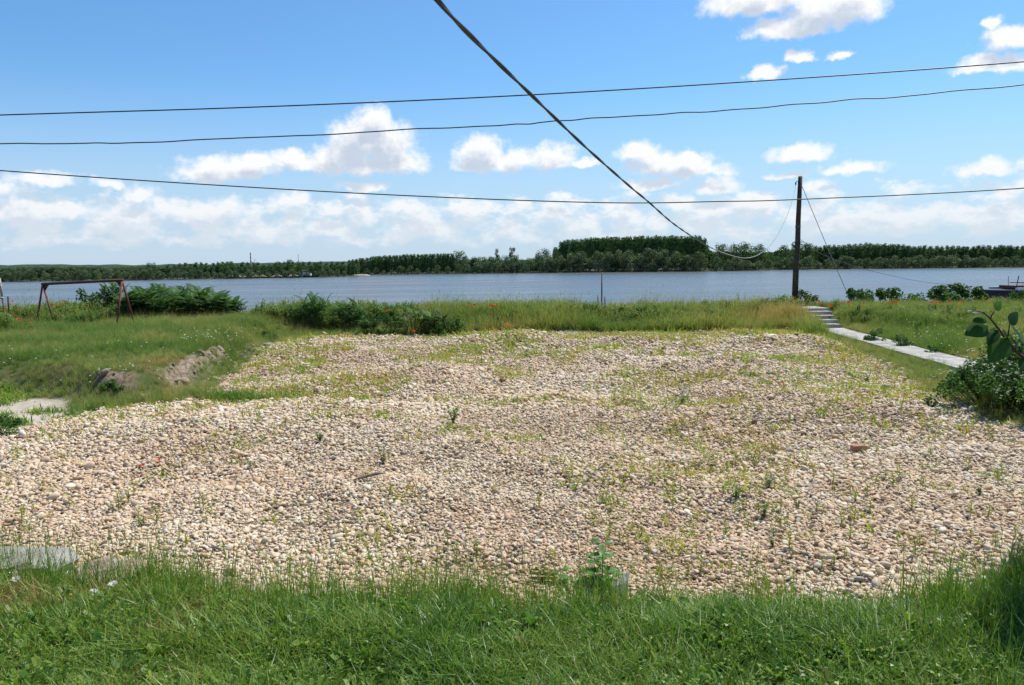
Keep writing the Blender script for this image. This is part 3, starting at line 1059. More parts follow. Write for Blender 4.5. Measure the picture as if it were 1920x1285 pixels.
# ------------------------------------------------------------------ grass
def tuft(seed, n, h, hs, rad, wid, lean=0.5, seg=3, heads=0, mat=None):
    rg = np.random.default_rng(seed)
    V, F, T = [], [], []
    for i in range(n):
        a, r = rg.uniform(0, 6.28), rad * math.sqrt(rg.uniform(0, 1))
        base = np.array([math.cos(a) * r, math.sin(a) * r, -0.02])
        L = max(0.3, 1 + rg.normal(0, hs)) * h
        la = rg.uniform(0, 6.28)
        ld = np.array([math.cos(la), math.sin(la), 0])
        le = lean * rg.uniform(0.15, 1.2)
        wv = np.array([-math.sin(la + rg.normal(0, 0.6)), math.cos(la), 0]) * wid * rg.uniform(0.7, 1.3)
        b0 = len(V)
        tt = rg.uniform(0, 1)
        for j in range(seg + 1):
            u_ = j / seg
            p = base + np.array([0, 0, 1]) * L * (u_ - 0.28 * le * u_ * u_) + ld * L * le * u_ ** 1.8
            ww = wv * (1 - u_ ** 2.2) * 0.5
            if j == seg:
                V.append(p)
            else:
                V += [p - ww, p + ww]
        for j in range(seg):
            k_ = b0 + 2 * j
            F.append((k_, k_ + 1, k_ + 3, k_ + 2) if j < seg - 1 else (k_, k_ + 1, k_ + 2))
            T.append(tt)
        if heads and rg.uniform() < heads:
            hl = L * rg.uniform(0.12, 0.22)
            k_ = len(V)
            pw = wid * rg.uniform(0.35, 0.75)
            V += [p, p + np.array([pw, 0, hl * 0.4]), p + np.array([0, 0, hl]) + ld * hl * 0.3, p + np.array([-pw, pw * 0.5, hl * 0.4])]
            F.append((k_, k_ + 1, k_ + 2, k_ + 3))
            T.append(0.0)
    return mk_mesh('tuft', np.array(V), F, mat, T)


def scat_grass(name, x, y, smin, smax, tint, protos, tilt=0.12, zs=None, pick=None):
    n = len(x)
    z = height(x, y)
    s = rng.uniform(smin, smax, n)
    if zs is not None:
        s = s * zs
    rot = np.stack([rng.normal(0, tilt, n), rng.normal(0, tilt, n), rng.uniform(0, 6.28, n)], 1)
    return scatter(name, np.stack([x, y, z], 1), rot, np.stack([s, s, s * rng.uniform(0.8, 1.2, n)], 1), np.clip(tint, 0, 1), rng.integers(0, len(protos), n) if pick is None else pick, protos)


# foreground lawn
x, y = rand_in(30000, 2.9, 6.6)
ls = sd_poly(LAWN, x, y)
dense = sst(-0.28, 0.45, ls + 0.3 * (fbm(x, y, 2.5, 41, 2) - 0.5))
ok = rng.uniform(0, 1, len(x)) < dense
x, y, ls = x[ok], y[ok], ls[ok]
dry = sst(0.40, 0.56, fbm(x, y, 1.5, 51, 3)) * sst(-1.5, -2.4, x) * sst(4.3, 4.9, y)
tint = 0.78 + 0.60 * (fbm(x, y, 1.6, 52, 3) - 0.5) + rng.normal(0, 0.16, len(x)) - 0.95 * dry * rng.uniform(0.2, 1, len(x)) - 0.12 * sst(-0.5, -2.5, x)
lawnp = [tuft(600 + i, 20, 0.085, 0.4, 0.055, 0.0066, 1.25, 3, 0, M['lawn']) for i in range(5)] + [tuft(606, 14, 0.12, 0.35, 0.06, 0.006, 0.9, 3, 0.1, M['lawn'])]
scat_grass('lawn_grass', x, y, 0.6, 1.25, tint, lawnp, 0.15, zs=(0.55 + 0.9 * fbm(x, y, 2.2, 53, 2)) * (0.75 + 0.35 * sst(0.0, 0.5, ls)))
print('lawn', len(x))
# broad leaved weeds, clover and dead straw mixed into the lawn
def rosette(seed, n=8, L=0.06, w=0.02, up=0.5):
    rg = np.random.default_rng(seed)
    m = MB()
    for i in range(n):
        a = i * 2.4 + rg.normal(0, 0.3)
        l_ = L * rg.uniform(0.6, 1.15)
        d_ = Vector((math.cos(a), math.sin(a), 0))
        s_ = Vector((-d_.y, d_.x, 0)) * w * rg.uniform(0.35, 0.6)
        u_ = up * rg.uniform(0.5, 1.4)
        p1, p2, p3 = d_ * l_ * 0.35 + Vector((0, 0, l_ * u_ * 0.6)), d_ * l_ * 0.75 + Vector((0, 0, l_ * u_ * 0.9)), d_ * l_ + Vector((0, 0, l_ * u_ * 0.85))
        m.add([(0, 0, 0), tuple(p1 - s_), tuple(p1 + s_), tuple(p2 - s_ * 0.9), tuple(p2 + s_ * 0.9), tuple(p3)], [(0, 1, 2), (1, 3, 4, 2), (3, 5, 4)], float(np.clip(0.5 + rg.normal(0, 0.2), 0, 1)))
    return m.mesh('rosette', M['lawn'])


x, y = rand_in(4200, 3.0, 6.3)
ok = (sd_poly(LAWN, x, y) > 0.0) & (rng.uniform(0, 1, len(x)) < sst(0.42, 0.66, fbm(x, y, 1.0, 57, 3)) + 0.25 + 0.5 * sst(-1.0, -3.0, x))
x, y = x[ok], y[ok]
scat_grass('lawn_weeds', x, y, 0.8, 1.6, 0.74 + rng.normal(0, 0.15, len(x)), [rosette(650, 8, 0.06, 0.022, 0.9), rosette(651, 10, 0.05, 0.016, 1.2), rosette(652, 12, 0.045, 0.02, 1.5), rosette(653, 7, 0.085, 0.02, 0.8)], 0.2)
x, y = rand_in(2600, 3.0, 6.3)
ok = (sd_poly(LAWN, x, y) > 0.0) & (rng.uniform(0, 1, len(x)) < 0.25 + 0.5 * sst(-0.5, -2.5, x))
x, y = x[ok], y[ok]
scat_grass('dead_straw', x, y, 0.7, 1.3, 0.12 + rng.normal(0, 0.08, len(x)), [tuft(656 + i, 5, 0.11, 0.3, 0.05, 0.0045, 1.3, 3, 0, M['lawn']) for i in range(2)], 0.3)
# taller thin stalks along the lawn's edge
x, y = rand_in(9000, 4.3, 6.9)
ls = sd_poly(LAWN, x, y)
pr = np.exp(-((ls - 0.12) / 0.30) ** 2) * sst(0.35, 0.6, fbm(x, y, 0.9, 61, 2) + 0.16 * sst(1.5, -1.0, x))
ok = rng.uniform(0, 1, len(x)) < pr * 0.55
x, y = x[ok], y[ok]
for a_, b_, n_, r_ in ((300, 1100, 60, 0.12), (235, 1100, 36, 0.12), (345, 1108, 30, 0.10), (150, 1090, 16, 0.08), (560, 1128, 40, 0.25), (760, 1130, 40, 0.25), (900, 1140, 24, 0.12), (1235, 1120, 14, 0.06), (40, 1098, 20, 0.1)):
    p = onz(a_, b_, 0.08)
    x = np.concatenate([x, p.x + rng.normal(0, r_, n_)])
    y = np.concatenate([y, p.y + rng.normal(0, 0.07, n_)])
stalk = [tuft(620 + i, 5, 0.27, 0.3, 0.05, 0.0048, 0.35, 4, 0.5, M['lawn']) for i in range(4)]
scat_grass('edge_stalks', x, y, 0.6, 1.25, 0.72 + rng.normal(0, 0.14, len(x)), stalk, 0.1)
# shaded tall clump at the right end of the lawn
x = 4.3 + rng.normal(0, 0.8, 2600)
y = 5.0 + rng.normal(0, 0.8, 2600)
ok = (x > 0.655 * y - 0.50 - 0.25 * rng.uniform(0, 1, 2600)) & (y > 3.0) & (sd_poly(LAWN, x, y) > -0.12)
x, y = x[ok], y[ok]
clump = [tuft(640 + i, 16, 0.24, 0.3, 0.08, 0.007, 0.7, 4, 0.05, M['lawn']) for i in range(4)]
scat_grass('tall_lawn_clump', x, y, 0.6, 1.15, 0.85 + rng.normal(0, 0.08, len(x)), clump, 0.15)

# meadows round the gravel
x, y = rand_in(60000, 9.0, 33.4, 0.66, 3.0)
sr = sd_poly(RIM, x, y)
sg = sd_poly(GRAVEL, x, y) + 0.5 * (fbm(x, y, 1.4, 2, 3) - 0.5)
ss = sd_poly(SANDP, x, y) + 0.6 * (fbm(x, y, 1.1, 6, 3) - 0.5)
pxc = np.where(y < 26.7, 10.0 + (y - 17.3) * 0.085, 10.75 + (y - 26.7) * 0.2)
path = (np.abs(x - pxc) < 0.52) & (y < 29.6)
fade = sst(0.15, -0.25, sg)
dirt = np.exp(-((sr - 0.40) / 0.17) ** 2) * sst(-4.0, -5.2, x) * sst(-8.0, -7.4, x) * sst(0.36, 0.50, fbm(x, y, 1.2, 13, 3)) * sst(0.28, 0.45, fbm(x, y, 2.6, 14, 2))
dens_ = fade * sst(0.15, -0.15, ss) * (1 - 0.93 * dirt) * (~path)
dens_ = dens_ * np.where(y > 22, 1.0, 0.85)
ok = rng.uniform(0, 1, len(x)) < dens_
x, y, sr, sg, ss, pxc = x[ok], y[ok], sr[ok], sg[ok], ss[ok], pxc[ok]
left = x < -3.5
hgt = np.full(len(x), 0.36)
short = left & (y < 24)
hgt[short] = 0.26 + 0.10 * sst(17, 24, y[short])
hgt[(sr < 0.2) & (x < 0)] = 0.30
hv = 0.6 + 0.8 * fbm(x, y, 1.1, 74, 2)
hgt[(x > 9) & (sr < 0.2)] = 0.30
hgt[(x > 6) & (x < pxc) & (y < 25.5)] = 0.26
hgt[(np.hypot((x - 9.75) / 0.8, (y - 27.4) / 1.6) < 1)] = 0.75
hgt[(x > 11)] = 0.38 - 0.06 * sst(20, 27, y[x > 11])
midband = (~left) & (y > 24.5) & (x < 10)
hgt[midband] = 0.28 + 0.75 * fbm(x[midband], y[midband], 0.45, 71, 2)
tint = 0.56 + 0.95 * (fbm(x, y, 0.55, 72, 3) - 0.5) + rng.normal(0, 0.12, len(x))
tint[short] += 0.12
tint[(x > 5) & (x < 9.8) & (y < 25)] -= 0.10
tint[midband] -= 0.10 * rng.uniform(0, 2, midband.sum())
tint += 0.3 * (fbm(x, y, 2.2, 73, 2) - 0.5)
dryp = [(ong(1500, 603, 27), 1.5), (ong(1440, 607, 27), 1.2), (ong(575, 625), 1.1), (ong(310, 690), 0.9), (ong(1250, 590, 29), 1.0), (ong(590, 740), 0.5)]
hgt = hgt * hv
for p, r in dryp:
    tint -= 0.45 * np.exp(-((x - p.x) ** 2 + (y - p.y) ** 2) / r ** 2) * rng.uniform(0.4, 1.2, len(x))
mead = [tuft(660 + i, 26, 0.62, 0.32, 0.16, 0.0125, 0.6, 3, 0.22, M['meadow']) for i in range(4)] + [tuft(670 + i, 40, 0.42, 0.3, 0.17, 0.014, 0.9, 3, 0.05, M['meadow']) for i in range(3)]
scat_grass('meadow_grass', x, y, 0.75, 1.2, tint, mead, 0.12, zs=hgt)
print('meadow', len(x))
# weedy flowering stalks standing above the band
x, y = rand_in(5200, 25.0, 32.5, 0.66, 2.0)
ok = (sd_poly(RIM, x, y) > 0.6) & (x < 9.3) & (rng.uniform(0, 1, len(x)) < sst(0.35, 0.65, fbm(x, y, 0.5, 81, 2)) * 0.45)
ok &= ~((x < -4.5) & (y < 28.5)) | ((x < -14) & (y > 26))
x, y = x[ok], y[ok]
tall = [tuft(690 + i, 6, 0.50, 0.35, 0.14, 0.012, 0.35, 4, 0.7, M['meadow']) for i in range(4)]
scat_grass('tall_stalks', x, y, 0.7, 1.2, 0.42 + rng.normal(0, 0.15, len(x)), tall, 0.1)

# leafy herbs among the tall grass
def herb(seed, h=0.5, ns=9):
    rg = np.random.default_rng(seed)
    m = MB()
    for s_ in range(ns):
        a = rg.uniform(0, 6.28)
        d_ = Vector((math.cos(a), math.sin(a), 0)) * rg.uniform(0.1, 0.55)
        top = (Vector((0, 0, 1)) + d_) * h * rg.uniform(0.6, 1.1)
        b_ = d_ * 0.2
        m.tube([tuple(b_), tuple(b_.lerp(top, 0.5)), tuple(top)], [0.006, 0.005, 0.003], 3, 0.4, False)
        for i in range(24):
            b0 = b_.lerp(top, rg.uniform(0.15, 1.02))
            la = rg.uniform(0, 6.28)
            l_ = Vector((math.cos(la), math.sin(la), rg.uniform(-0.1, 0.9))).normalized() * h * rg.uniform(0.10, 0.2)
            sd_ = l_.cross(Vector((0, 0, 1))).normalized() * h * 0.035
            m.add([tuple(b0), tuple(b0 + l_ * 0.5 - sd_), tuple(b0 + l_), tuple(b0 + l_ * 0.5 + sd_)], [(0, 1, 2, 3)], float(np.clip(0.5 + rg.normal(0, 0.25), 0, 1)))
    return m.mesh('herb', M['meadow'])


x, y = rand_in(8000, 23.5, 32.3, 0.66, 2.0)
hn = fbm(x, y, 0.6, 111, 3) + 0.03
ok = (sd_poly(RIM, x, y) > 0.15) & (rng.uniform(0, 1, len(x)) < sst(0.42, 0.6, hn) * np.where(x > 11, 0.12, 1.0)) & ~((x < -4.5) & (x > -14) & (y < 28))
ok &= ~((x > 9.8) & (x < 12) & (y < 29.6))
x, y = x[ok], y[ok]
scat_grass('leafy_herbs', x, y, 0.6, 1.15, 0.72 + 0.7 * (fbm(x, y, 0.7, 112, 2) - 0.5) + rng.normal(0, 0.1, len(x)), [herb(900 + i) for i in range(5)], 0.1, zs=np.where(x > 11, 0.6, 0.7 + 0.5 * fbm(x, y, 0.45, 71, 2)))
print('herbs', len(x))

# low sparse growth between the pebbles
x, y = rand_in(30000, 5.2, 27.0, 0.66, 1.0)
sg = sd_poly(GRAVEL, x, y)
pr = sst(0.52, 0.66, fbm(x, y, 0.8, 91, 4)) * 0.75 + 0.02 + 0.30 * sst(2.2, 0.2, sg) * (y > 9) + 0.12 * sst(3, 7, x)
for p, r, a in ((ong(600, 742), 1.3, 0.9), (ong(960, 640), 1.0, 0.8), (ong(1200, 745), 1.5, 0.3), (ong(1340, 800), 0.9, 0.45), (ong(1570, 995), 0.5, 0.6), (ong(1290, 990), 0.25, 0.8), (ong(900, 820), 0.7, 0.4), (ong(1130, 660), 0.8, 0.6), (ong(1250, 880), 0.6, 0.4)):
    pr = pr + a * np.exp(-((x - p.x) ** 2 + (y - p.y) ** 2) / r ** 2)
ok = (sg > 0.0) & (sd_poly(LAWN, x, y) < 0) & (rng.uniform(0, 1, len(x)) < pr * 0.6)
x, y = x[ok], y[ok]
low = [tuft(710 + i, 16, 0.08, 0.35, 0.10, 0.011, 1.0, 3, 0.1, M['sprout']) for i in range(4)]
scat_grass('sparse_weeds', x, y, 0.55, 1.35, 0.40 + 0.5 * (fbm(x, y, 0.8, 92, 2) - 0.5) + rng.normal(0, 0.13, len(x)), low, 0.2, zs=0.7 + 0.05 * y)
print('sparse', len(x))
# crumbled soil on the eroded bank
x = rng.uniform(-9, -4, 3000)
y = rng.uniform(12.5, 24, 3000)
sr = sd_poly(RIM, x, y)
ok = (0.7 * np.exp(-((sr - 0.36) / 0.2) ** 2) * sst(0.36, 0.50, fbm(x, y, 1.2, 13, 3)) * sst(0.28, 0.45, fbm(x, y, 2.6, 14, 2)) > rng.uniform(0, 1, 3000)) & (x < -4.6) & (x > -7.9)
x, y = x[ok], y[ok]
n = len(x)
s = 0.09 * np.exp(rng.normal(0, 0.5, n))
scatter('soil_clods', np.stack([x, y, height(x, y)], 1), rng.normal(0, 0.8, (n, 3)), np.stack([s] * 3, 1), np.zeros(n), rng.integers(0, 3, n), pebble_meshes(M['clod'], 3, 980, 1))
# small clover patches and weeds on the sandy hollow
x, y = rand_in(9000, 9.5, 15.5, 0.7, 1.0)
ok = (sd_poly(SANDP, x, y) > -0.2) & (fbm(x, y, 1.5, 97, 3) > 0.49) & (rng.uniform(0, 1, len(x)) < 0.8)
x, y = x[ok], y[ok]
scat_grass('sand_weeds', x, y, 1.0, 2.0, 0.75 + rng.normal(0, 0.1, len(x)), low, 0.2)

# ------------------------------------------------------------------ weeds on the gravel, one by one


def weed_upright(seed, h=0.16, nl=16, w=0.016):
    """a stem with narrow leaves round it"""
    rg = np.random.default_rng(seed)
    m = MB()
    m.tube([(0, 0, -0.03), (0.01, 0, h * 0.5), (0.005, 0.01, h)], [0.004, 0.003, 0.0015], 4, 0.6)
    for i in range(nl):
        z = h * (0.12 + 0.9 * i / nl)
        a = i * 2.4 + rg.normal(0, 0.3)
        L = h * rg.uniform(0.3, 0.5) * (1.1 - 0.55 * i / nl)
        d_ = Vector((math.cos(a), math.sin(a), 0))
        s_ = Vector((-d_.y, d_.x, 0)) * w * 0.5
        b0 = Vector((0.005, 0, z))
        mid = b0 + d_ * L * 0.5 + Vector((0, 0, L * 0.45))
        tip = b0 + d_ * L + Vector((0, 0, L * 0.55))
        m.add([tuple(b0), tuple(mid - s_), tuple(tip), tuple(mid + s_)], [(0, 1, 2, 3)], float(np.clip(0.38 + rg.normal(0, 0.2), 0, 1)))
    return m.mesh('weed', M['weed'])


def weed_bushy(seed, h=0.22, ns=7, t0=0.85):
    rg = np.random.default_rng(seed)
    m = MB()
    for s_ in range(ns):
        a = rg.uniform(0, 6.28)
        L = h * rg.uniform(0.7, 1.1)
        d_ = Vector((math.cos(a), math.sin(a), 0)) * rg.uniform(0.15, 0.7)
        top = Vector((0, 0, L)) + d_ * L
        m.tube([(0, 0, -0.02), tuple(top * 0.5 + Vector((0, 0, 0.03))), tuple(top)], [0.004, 0.003, 0.0015], 4, t0 - 0.1)
        for i in range(12):
            u_ = rg.uniform(0.15, 1.0)
            b0 = top * u_
            la = rg.uniform(0, 6.28)
            l_ = Vector((math.cos(la), math.sin(la), rg.uniform(0.0, 0.9))).normalized() * h * rg.uniform(0.16, 0.3)
            sd_ = l_.cross(Vector((0, 0, 1))).normalized() * h * 0.045
            m.add([tuple(b0), tuple(b0 + l_ * 0.5 - sd_), tuple(b0 + l_), tuple(b0 + l_ * 0.5 + sd_)], [(0, 1, 2, 3)], float(np.clip(t0 + rg.normal(0, 0.15), 0, 1)))
    return m.mesh('weed', M['weed'])


def put_weed(me, px, py, label, group=None, s=1.0, name='weed', cat='weed'):
    p = ong(px, py)
    o = obj(name, me, None, p, random.uniform(0, 6.28), s * random.uniform(0.85, 1.15))
    return tag(o, label, cat, group)


UP = [weed_upright(730 + i) for i in range(4)]
BU = [weed_bushy(740 + i) for i in range(3)]
BD = [weed_bushy(750 + i, 0.24, 8, 0.98) for i in range(2)]
for (a, b_, s, lab) in [(718, 872, 1.25, 'dark leafy weed standing alone above the charred stick'), (600, 830, 1.1, 'low dusty green weed on the crest of the left gravel mound'), (1278, 762, 1.5, 'broad dark green weed on the middle far gravel'),
                        (1440, 920, 1.1, 'dark green weed with spreading leaves, upper one of two near the right'), (1430, 975, 1.25, 'dark feathery weed, lower one of two near the right'), (850, 795, 1.9, 'wispy pale grey green weed in the centre of the gravel'),
                        (1625, 718, 1.3, 'dark green weed on the far right slope of the gravel'), (1450, 1030, 0.9, 'bright green weed between grey cobbles on the near right gravel'), (1838, 932, 0.9, 'olive weed near the right edge of the gravel'),
                        (1380, 938, 1.0, 'thin branched olive weed left of the two dark ones'), (470, 880, 0.9, 'reddish green weed on the left gravel slope'), (1495, 955, 0.8, 'squat green weed right of the feathery one'), (268, 990, 0.7, 'small dark weed near the left gravel edge')]:
    put_weed(random.choice(BD) if 'dark' in lab else random.choice(BU), a, b_, lab, None, s * 0.56)
GW = 'small upright weeds dotted over the gravel'
cnt = 0
while cnt < 150:
    a = rng.uniform(0, 1920) if rng.uniform() < 0.35 else rng.uniform(1100, 1920)
    b_ = rng.uniform(640, 1090)
    p = ong(a, b_)
    if sd_poly(GRAVEL, np.array([p.x]), np.array([p.y]))[0] < 0.1:
        continue
    put_weed(random.choice(UP), a, b_, 'small light green upright weed among the pebbles', GW, random.uniform(0.45, 0.8) * (1 + 0.03 * p.y))
    cnt += 1
for (a, b_) in [(82, 920), (250, 930), (240, 945), (222, 955), (130, 955), (40, 980), (260, 985), (292, 985), (1010, 955), (1575, 990), (1600, 985), (1715, 1050), (1805, 1075), (1870, 910), (1730, 920), (1672, 915), (1605, 945), (1625, 935)]:
    put_weed(random.choice(UP), a, b_, 'small light green upright weed among the pebbles', GW, 0.95)
# vivid green grass patch at the foot of the bank
pc = ong(460, 752)
x = pc.x + rng.normal(0, 0.42, 170)
y = pc.y + rng.normal(0, 0.16, 170)
scat_grass('green_patch', x, y, 0.5, 0.8, 0.86 + rng.normal(0, 0.06, 170), [tuft(760 + i, 14, 0.24, 0.25, 0.07, 0.011, 0.4, 3, 0, M['lawn']) for i in range(2)])


# ------------------------------------------------------------------ shrubs
def pinnate_shrub(seed, h=1.15, spread=0.5, stems=8, fr=10, fl=0.55):
    rg = np.random.default_rng(seed)
    st, lf = MB(), MB()
    for s_ in range(stems):
        a = rg.uniform(0, 6.28)
        L = h * rg.uniform(0.55, 0.95)
        base = Vector((math.cos(a), math.sin(a), 0)) * spread * rg.uniform(0.1, 0.7)
        top = base * 1.6 + Vector((0, 0, L))
        st.tube([tuple(base + Vector((0, 0, -0.15))), tuple((base + top) * 0.5), tuple(top)], [0.02, 0.014, 0.007], 5)
        for f in range(fr):
            u_ = 0.35 + 0.65 * (f + 1) / fr
            b0 = base.lerp(top, u_)
            fa = f * 2.4 + rg.normal(0, 0.3)
            up = rg.uniform(0.35, 1.5) * (0.4 + 0.9 * u_)
            d_ = Vector((math.cos(fa), math.sin(fa), up)).normalized()
            FL = fl * rg.uniform(0.7, 1.15)
            pts_ = [b0 + d_ * FL * q_ - Vector((0, 0, 0.35 * FL * q_ * q_)) for q_ in (0, 0.33, 0.66, 1)]
            st.tube([tuple(p) for p in pts_], [0.005, 0.004, 0.003, 0.002], 4)
            npair = 8
            tt = float(np.clip(0.5 + rg.normal(0, 0.25), 0, 1))
            for j in range(npair):
                q_ = 0.12 + 0.88 * j / (npair - 1)
                p = b0 + d_ * FL * q_ - Vector((0, 0, 0.35 * FL * q_ * q_))
                dr = (d_ - Vector((0, 0, 0.7 * q_))).normalized()
                sdv = dr.cross(Vector((0, 0, 1)))
                if sdv.length < 0.05:
                    sdv = Vector((1, 0, 0))
                sdv.normalize()
                ll = FL * 0.30 * (1 - 0.45 * q_)
                for sg_ in (-1, 1):
                    v_ = (sdv * sg_ + dr * 0.45 - Vector((0, 0, 0.25))).normalized() * ll
                    wv = dr * ll * 0.24
                    lf.add([tuple(p), tuple(p + v_ * 0.4 - wv), tuple(p + v_), tuple(p + v_ * 0.4 + wv)], [(0, 1, 2, 3)], float(np.clip(tt + rg.normal(0, 0.1), 0, 1)))
    return lf.mesh('foliage', M['ailanthus']), st.mesh('stems', M['stem'])


def leafy_shrub(seed, h=1.2, r=0.7, nl=1300, ls_=0.10, mat=None, lumps=14):
    rg = np.random.default_rng(seed)
    L = []
    st = MB()
    for i in range(lumps):
        a, t_ = rg.uniform(0, 6.28), rg.uniform(0, 1)
        rr = r * math.sqrt(rg.uniform(0.02, 1)) * (1 - 0.5 * t_)
        c = Vector((math.cos(a) * rr, math.sin(a) * rr, h * (0.08 + 0.82 * t_)))
        s = h * rg.uniform(0.10, 0.2)
        L.append((tuple(c), (s, s, s * 1.3), rg.uniform(0.2, 0.8)))
        st.tube([(c.x * 0.2, c.y * 0.2, -0.1), (c.x * 0.7, c.y * 0.7, c.z * 0.5), tuple(c)], [0.012, 0.009, 0.004], 5)
    V, F, T = crown_from_lumps(L, nl // lumps, ls_, rg, 0.9)
    return mk_mesh('foliage', V, F, mat or M['broad'], T), st.mesh('stems', M['stem'])


PIN = [pinnate_shrub(770 + i) for i in range(4)]
LEA = [leafy_shrub(780 + i) for i in range(4)]


def shrub(name, meshes, loc, s, label, group=None, rz=None, cat='shrub'):
    o = thing(name, label, cat, loc, random.uniform(0, 6.28) if rz is None else rz, group, s)
    obj('stems', meshes[1], o)
    obj('foliage', meshes[0], o)
    return o


def gp(px, Y):
    """a point on the ground at depth Y, in the direction of photo column px"""
    v = at(px, 570, Y)
    return Vector((v.x, v.y, gz(v.x, v.y)))


GT = 'pinnate leaved shrubs in the thicket behind the frame'
for (px_, Y, s) in [(262, 28.4, 1.05), (290, 29.2, 1.25), (318, 28.2, 1.05), (340, 29.6, 1.2), (362, 28.4, 1.05), (385, 29.4, 1.15), (408, 28.6, 1.0), (425, 29.3, 0.9), (272, 30.4, 1.15), (243, 29.3, 0.95), (436, 28.9, 0.75), (350, 30.6, 1.25), (305, 30.6, 1.1), (395, 30.6, 1.0)]:
    shrub('tree_of_heaven_shrub', PIN[random.randrange(4)], gp(px_, Y), (s * 1.1, s * 1.1, s * 0.86), 'dark pinnate leaved shrub in the dense thicket behind the rusty frame', GT)
shrub('tree_of_heaven_shrub', PIN[0], gp(213, 29.5), (0.8, 0.8, 1.3), 'upright pinnate shrub showing between the legs of the rusty frame')
shrub('tree_of_heaven_shrub', PIN[1], ong(590, 617), (0.8, 0.8, 1.12), 'bright pinnate shrub at the far left corner of the gravel')
shrub('tree_of_heaven_shrub', PIN[2], gp(648, 28.3), (1.0, 1.0, 1.0), 'spreading pinnate shrub just right of the corner shrub, against the water')
el_ = shrub('elder_shrub', LEA[0], gp(170, 30.2), (1.0, 1.0, 1.05), 'pale elder shrub with cream flower heads left of the upright pinnate shrub')
shrub('leafy_shrub', LEA[1], gp(232, 28.7), (0.9, 0.9, 0.75), 'low green shrub at the foot of the right frame legs')
for (px_, Y, s, lab, kd) in [(696, 27.2, 0.62, 'leftmost shrub of the leafy row behind the far gravel edge', 1), (733, 26.9, 0.70, 'bushy shrub second in the leafy row with a poppy at its top', 0), (771, 26.9, 0.78, 'spreading shrub in the middle of the leafy row', 1),
                             (806, 27.1, 0.85, 'tallest shrub with long leaves at the right end of the leafy row', 1), (830, 26.6, 0.6, 'rounded dark shrub in front of the tallest one of the leafy row', 0), (858, 27.2, 0.5, 'low shrub where the leafy row runs into tall grass', 0)]:
    shrub('leafy_shrub', (PIN if kd else LEA)[random.randrange(4)], gp(px_, Y), (s * 1.05, s * 1.05, s * (0.9 if kd else 0.95)), lab)
for (px_, Y, s, lab) in [(1513, 31.4, 0.72, 'small bush leaning against the foot of the wooden pole'), (1605, 33, 0.95, 'leftmost of the bushes above the river right of the steps'), (1640, 33.5, 1.12, 'second bush right of the steps, where the guy wire ends'),
                         (1690, 33.3, 1.2, 'tall pointed bush in the middle right of the steps'), (1720, 33.6, 0.95, 'bush at the right side of the water gap'), (1760, 32.5, 1.1, 'first bush right of the water gap'), (1790, 33, 1.25, 'broad dark bush left of the moored barge'),
                         (1822, 32.4, 1.0, 'dark bush under the bow of the moored barge'), (1866, 33.0, 0.62, 'bush in front of the hull of the moored barge'), (1912, 32.0, 0.66, 'bush at the right edge in front of the barge')]:
    shrub('leafy_shrub', LEA[random.randrange(4)], gp(px_, Y), (s * 1.0, s * 1.0, s * (0.88 if px_ < 1750 else 0.72)), lab)
# bramble mound on the right
BR = [leafy_shrub(800 + i, 0.9, 1.05, 9000, 0.052, M['broad'], 60) for i in range(2)]
for i, (x_, y_, s, lab) in enumerate([(6.95, 11.3, (0.85, 0.85, 0.72), 'low bush with tiny white flowers spilling on to the right gravel edge'), (7.9, 11.7, (1.1, 1.1, 1.0), 'taller dark bush behind the white flowered one at the right edge'), (7.3, 10.55, (0.9, 0.8, 0.72), 'shaded bush nearest to the gravel at the right edge')]):
    o = shrub('bramble_bush', BR[i % 2], (x_, y_, gz(x_, y_)), s, lab)
    fl = MB()
    rg = np.random.default_rng(60 + i)
    for k_ in range(110):
        a, r_ = rg.uniform(0, 6.28), 1.0 * math.sqrt(rg.uniform(0, 1))
        c = Vector((math.cos(a) * r_, math.sin(a) * r_, 0.98 * math.sqrt(max(0.05, 1 - 0.75 * r_ * r_)) + rg.normal(0, 0.05)))
        s_ = rg.uniform(0.010, 0.018)
        for j in range(4):
            a2 = j * 1.57
            e1, e2 = Vector((math.cos(a2), math.sin(a2), 0.3)) * s_ * 1.5, Vector((math.cos(a2 + 0.7), math.sin(a2 + 0.7), 0.25)) * s_ * 1.2
            fl.add([tuple(c), tuple(c + e1), tuple(c + e1 * 0.6 + e2 * 0.6), tuple(c + e2)], [(0, 1, 2, 3)], rg.uniform(0, 1))
    tag(fl.build('blossoms', M['white_petal'], o), kind='stuff')
# cream flower heads on the elder
fl = MB()
rg = np.random.default_rng(77)
for k_ in range(16):
    a, r_ = rg.uniform(0, 6.28), rg.uniform(0.1, 0.6)
    c = Vector((math.cos(a) * r_, math.sin(a) * r_, rg.uniform(0.75, 1.2)))
    for j in range(22):
        q_ = c + Vector((rg.normal(0, 0.06), rg.normal(0, 0.06), rg.normal(0, 0.015)))
        s_ = 0.02
        fl.add([tuple(q_ + Vector((s_, 0, 0))), tuple(q_ + Vector((0, s_, 0.006))), tuple(q_ - Vector((s_, 0, 0))), tuple(q_ - Vector((0, s_, 0.006)))], [(0, 1, 2, 3)], 0.3)
tag(fl.build('flower_heads', M['white_petal'], el_), kind='stuff')
for (px_, py_, s, lab) in [(1642, 642, 0.36, 'dark leafy weed overhanging the upper end of the path'), (1690, 652, 0.32, 'leafy weed on the left edge of the path'), (1748, 665, 0.2, 'small weed growing on the edge of the path'), (505, 640, 0.34, 'low dark bush between the dirt bank and the gravel corner'),
                           (205, 742, 0.3, 'dark clump of leaves at the foot of the bank by the sand'), (12, 815, 0.28, 'low clover clump at the left edge beside the sand')]:
    p = ong(px_, py_)
    shrub('leafy_weed', LEA[random.randrange(4)], p, (s * 1.3, s * 1.3, s), lab, cat='weed')


